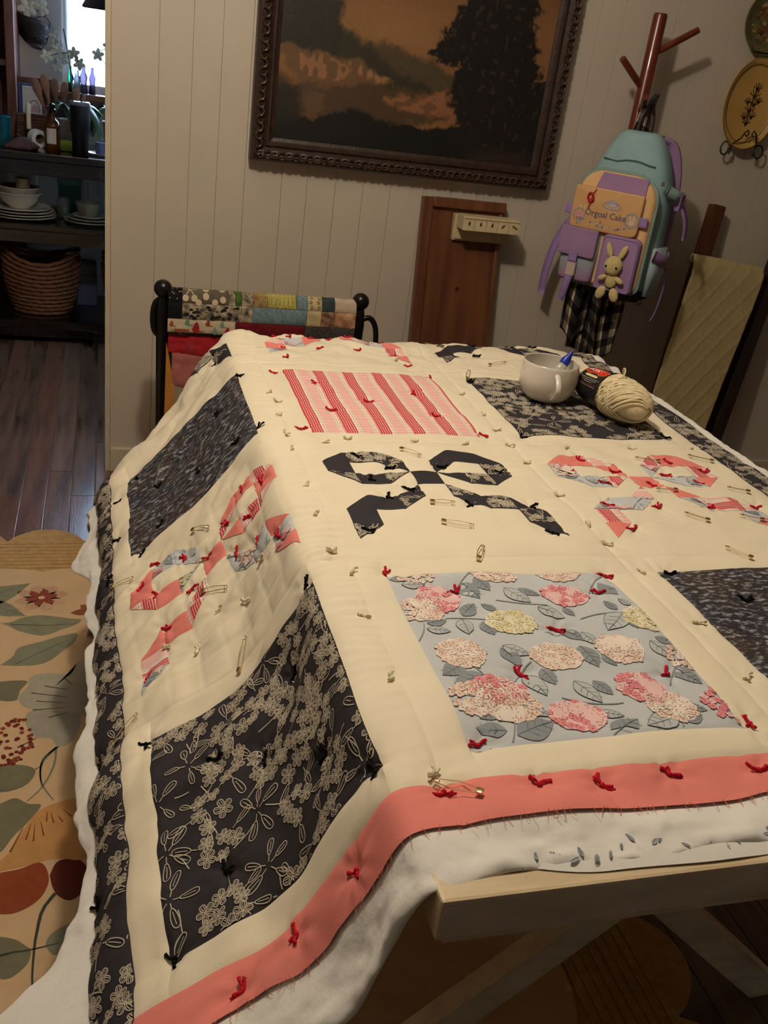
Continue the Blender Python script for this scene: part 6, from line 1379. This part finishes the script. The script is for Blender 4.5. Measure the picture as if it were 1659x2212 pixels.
    o = MB().lathe([(0, 0), (.027, 0), (.030, .004), (.030, .070), (.031, .074), (.028, .074), (.027, .008), (0, .008)], 24).out('tan_cup', mat('tan_glaze', (176, 154, 108), .35, .15, 20), None, True); o.location = (-.352, 4.595, zb + .0525); tag(o, 'tan ceramic cup standing inside the wooden bowl', 'cup')
    for j in range(3):
        r = (.112, .096, .074)[j]
        o = MB().lathe([(0, 0), (r * .6, 0), (r * .66, .003), (r, .012), (r, .015), (r * .64, .007), (0, .006)], 40).out('side_plate', WC, None, True); o.location = (-.072, 4.58, Zm + j * .0105); tag(o, ('widest white side plate, lowest under the scalloped bowl', 'middle white side plate under the scalloped bowl', 'smallest white side plate, right under the scalloped bowl')[j], 'plate', 'white plates under the scalloped bowl')
    o = MB().lathe([(0, 0), (.034, 0), (.042, .006), (.052, .045), (.056, .058), (.052, .058), (.04, .010), (0, .009)], 48, fn=lambda x, y, z, a: (x * (1 + .035 * abs(math.sin(a * 6))), y * (1 + .035 * abs(math.sin(a * 6))), z + .004 * abs(math.sin(a * 6)) * (z > .05))).out('scalloped_bowl', mat('sage_glaze', (140, 136, 112), .3, .15, 25), None, True); o.location = (-.075, 4.58, Zm + .0285); tag(o, 'sage green scalloped bowl on the small white plates', 'bowl')
    jr = thing('glass_jar', 'clear glass jar half full of green, between the plate stacks', 'jar', (-.185, 4.66, Zm)); MB().lathe([(0, 0), (.027, 0), (.029, .004), (.029, .072), (.024, .080), (.024, .092), (.022, .092), (.027, .07), (.027, .006), (0, .006)], 28).out('jar_glass', mat('clear_glass', (225, 232, 232), .04, .02, trans=.9), jr, True)
    MB().lathe([(0, .008), (.0255, .008), (.0255, .05), (0, .05)], 24).out('contents', mat('green_salts', (150, 158, 110), .8, .2, 80), jr, True)
    o = thing('teal_box', 'teal lidded box at the back of the middle shelf', 'box', (-.165, 4.86, Zm)); MB().box(-.05, .05, -.05, .05, 0, .12, .004).out('body', mat('teal_card', (52, 96, 92), .6, .15), o); MB().box(-.053, .053, -.053, .053, .1205, .150, .004).out('lid', mat('teal_card2', (64, 110, 104), .6, .15), o)
    o = thing('ribbed_basket', 'white ribbed plastic bin at the back of the middle shelf by the wall end', 'bin', (-.030, 4.86, Zm))
    MB().box(-.075, .075, -.055, .055, 0, .19, .006).out('bin', mat('bin_white', (176, 178, 186), .5, .06), o)
    for j in range(7): MB().box(-.068 + j * .02, -.058 + j * .02, -.061, -.0555, .01, .18, .002).out('rib', mat('bin_white', (176, 178, 186), .5, .06), o)
    o = MB().box(-.13, .13, -.04, .04, 0, .19, .004).out('white_carton', mat('carton', (186, 186, 186), .7, .05), None); o.location = (-.44, 4.88, Zm); tag(o, 'plain white carton behind the wide bowls', 'carton')
    # --- bottom shelf: two hyacinth baskets, folded things between them
    Zb = .1085
    def basket(x, label, rx, ry, h):
        bk = thing('woven_basket', label, 'basket', (x, 4.62, Zb)); HY = mat('hyacinth', (136, 84, 48), .8, .4, 120, .5, 200, rgb2=(88, 50, 30))
        n = 64; rows = 13
        for k in range(rows):
            t = k / (rows - 1); f = .74 + .26 * math.sin(min(1, t * 1.15) * PI / 2) - .02 * (t > .9); rh = h / rows
            V = []; F = []; m = 8
            for i in range(n):
                a = 2 * PI * i / n; tw = 1 + .25 * math.sin(i * PI / 2 * 1.0 + k * PI); zc = (k + .5) * rh + (.050 * (t ** 2) * (abs(math.cos(a)) ** 2))
                for j in range(m):
                    e = 2 * PI * j / m; q = rh * .60 * (.88 + .18 * math.sin(i * PI / 2 + k * PI + e)); V.append(((rx * f + q * math.cos(e)) * math.cos(a), (ry * f + q * math.cos(e)) * math.sin(a), zc + q * math.sin(e) * .95))
            for i in range(n):
                for j in range(m): F.append((i * m + j, ((i + 1) % n) * m + j, ((i + 1) % n) * m + (j + 1) % m, i * m + (j + 1) % m))
            V = [(v[0], v[1], max(v[2], .0)) for v in V]
            build('braided_row', V, F, HY, bk, True)
        MB().lathe([(0, .006), (.70, .006), (.9, .08), (.93, h * .8)], 40, sx=rx, sy=ry).out('liner', mat('dark_liner', (28, 26, 28), .8), bk, True)
        return bk
    basket(-.285, 'large brown woven basket on the bottom shelf beside the folded linens', .165, .14, .245); basket(.150, 'woven basket half hidden behind the wall end', .165, .14, .245)
    fo = thing('folded_linens', 'lilac box topped with grey folded linens between the baskets', 'linens', (-.088, 4.80, Zb))
    MB().box(-.045, .045, -.06, .06, 0, .10, .006).out('lilac_box', mat('lilac_box', (122, 122, 160), .6, .12, 20), fo); MB().box(-.043, .043, -.058, .058, .1005, .145, .012).out('folded_cloth', mat('grey_cloth', (108, 104, 96), .85, .4, 70), fo, True); MB().box(-.043, .043, -.058, .058, .1455, .20, .014).out('folded_cloth', mat('grey_cloth2', (128, 124, 112), .85, .4, 60), fo, True)
    # --- behind: tall cupboard, wall planter, sill bottles, curtain, lamp
    HW = mat('hutch_wood', (110, 58, 42), .5, .35, 8, .1, 40, stretch=(6, 6, 1), rgb2=(80, 42, 32)); HD = mat('hutch_dark', (34, 24, 22), .6, .2)
    h = thing('tall_hutch', 'tall open reddish wooden hutch beside the kitchen window', 'hutch', (-.75, 5.08, 0)); L = tuple(h.location)
    MB().box(-.436, -.396, 4.97, 5.245, 0, 2.1, .004).out('side_panel', HW, h, off=L); MB().box(-1.15, -1.11, 4.97, 5.245, 0, 2.1, .004).out('side_panel', HW, h, off=L); MB().box(-1.109, -.437, 5.225, 5.245, 0, 2.1).out('back_panel', HW, h, off=L)
    for z in (.4, .86, 1.12, 1.40, 1.75, 2.07): MB().box(-1.109, -.437, 4.985, 5.224, z, z + .025, .002).out('shelf', HW, h, off=L)
    for j, (x, z, r, hh, c) in enumerate(((-.50, 1.1455, .03, .12, (54, 46, 60)), (-.58, 1.1455, .035, .10, (60, 40, 30)), (-.50, 1.4255, .035, .14, (50, 44, 40)))):
        o = MB().lathe([(0, 0), (r, 0), (r * 1.05, .01), (r * 1.02, hh * .7), (r * .6, hh * .85), (r * .6, hh), (0, hh)], 20).out('storage_jar', mat('jar_dark_%d' % j, c, .25), None, True); o.location = (x, 5.10, z); tag(o, ('plum jar on the middle hutch shelf', 'brown jar behind the plum jar on the hutch', 'grey jar on the upper hutch shelf')[j], 'jar')
    p = thing('wall_planter', 'dark woven half round wall planter with white orchid sprays by the window', 'planter', (-.335, 5.249, 1.21)); 
    V = []; F = []
    for i, (z, r) in enumerate(((0, .035), (.03, .062), (.09, .078), (.118, .080))):
        for j in range(17): a = PI + PI * j / 16; V.append((r * math.cos(a), r * 1.0 * math.sin(a), z - .016 * math.cos(a)))
    for i in range(3):
        for j in range(16): F.append((i * 17 + j, i * 17 + j + 1, (i + 1) * 17 + j + 1, (i + 1) * 17 + j))
    F.append(tuple(range(17))); F.append(tuple(51 + j for j in range(17))); build('pocket', V, F, mat('dark_wicker2', (38, 30, 32), .7, .3, 90, .6, 150), p, True)
    r = random.Random(5)
    def blossom(x, y, z, s, par):
        fo = MB()
        for q in range(5):
            a = q * 1.2566 + r.random(); fo.ball((x + s * math.cos(a), y, z + s * math.sin(a)), (s * 1.05, s * .2, s * .7), 12, 6, M=Matrix.Rotation(-a, 4, 'Y'))
        fo.ball((x, y - .004, z), s * .35, 8, 6); fo.out('blossom', mat('orchid_petal', (214, 220, 206), .5), par, True)
    for x, y, z, s in ((-.02, -.05, .155, .022), (.045, -.06, .165, .018), (.10, -.05, .05, .015), (.105, -.05, .0, .013), (.085, -.05, -.03, .012), (.11, -.05, -.075, .014), (.14, -.05, -.04, .013)): blossom(x, y, z, s, p)
    MB().tube(curve([(0, -.03, .11), (.06, -.05, .13), (.10, -.05, .06), (.105, -.05, -.06)], 16), .0022, 6).tube(curve([(.10, -.05, .06), (.13, -.05, .03), (.14, -.05, -.03)], 8), .0016, 6).out('spray_stem', ST, p, True)
    GB = [('green glass bottle on the kitchen sill', (20, 110, 80)), ('tall clear bottle on the kitchen sill', (150, 156, 170)), ('smoky grey bottle on the kitchen sill', (92, 84, 104)), ('slim violet bottle on the kitchen sill', (84, 74, 110))]
    for j, (x, hh, rr_) in enumerate(((-.165, .115, .014), (-.135, .10, .017), (-.105, .125, .018), (-.065, .12, .016))):
        o = MB().lathe([(0, 0), (rr_, 0), (rr_ * 1.1, .006), (rr_ * .8, hh * .35), (rr_ * 1.05, hh * .6), (rr_ * .5, hh * .8), (rr_ * .5, hh), (0, hh)], 20).out('sill_bottle', mat('sill_glass_%d' % j, GB[j][1], .1, trans=.5), None, True); o.location = (x, 5.17, 1.0305); tag(o, GB[j][0], 'bottle')
    nu, nv = 90, 12; V = []
    for i in range(nu):
        for j in range(nv): x = -.195 + .55 * i / (nu - 1); V.append((x, 5.225 + .012 * math.sin(i * .75) + .004 * math.sin(i * .21), 1.19 + .86 * j / (nv - 1)))
    cu = bpy.data.materials.new('sheer_white'); cu.use_nodes = True; N = cu.node_tree.nodes; Lk = cu.node_tree.links; tr = N.new('ShaderNodeBsdfTranslucent'); tr.inputs[0].default_value = (.9, .92, .95, 1); tp = N.new('ShaderNodeBsdfTransparent'); mx = N.new('ShaderNodeMixShader'); mx.inputs[0].default_value = .45; Lk.new(tr.outputs[0], mx.inputs[1]); Lk.new(tp.outputs[0], mx.inputs[2])
    nz = N.new('ShaderNodeTexNoise'); nz.inputs['Scale'].default_value = 60; Lk.new(mx.outputs[0], N['Material Output'].inputs[0])
    o = build('sheer_curtain', V, grid_faces(nu, nv), cu, None, True); tag(o, 'sheer white cafe curtain over the kitchen window', 'curtain')
    lp = thing('hanging_shade', 'dark pendant shade hanging before the kitchen window', 'pendant lamp', (.03, 4.90, 1.40)); MB().lathe([(.13, 0), (.135, .006), (.06, .14), (.02, .17), (.018, .17), (.055, .135), (.126, .004), (.13, 0)], 32).out('shade', mat('shade_dark', (36, 28, 34), .5, .2), lp, True); MB().tube([(0, 0, .165), (0, 0, 1.05)], .004, 8).out('cord', HD, lp, True)
kitchen()
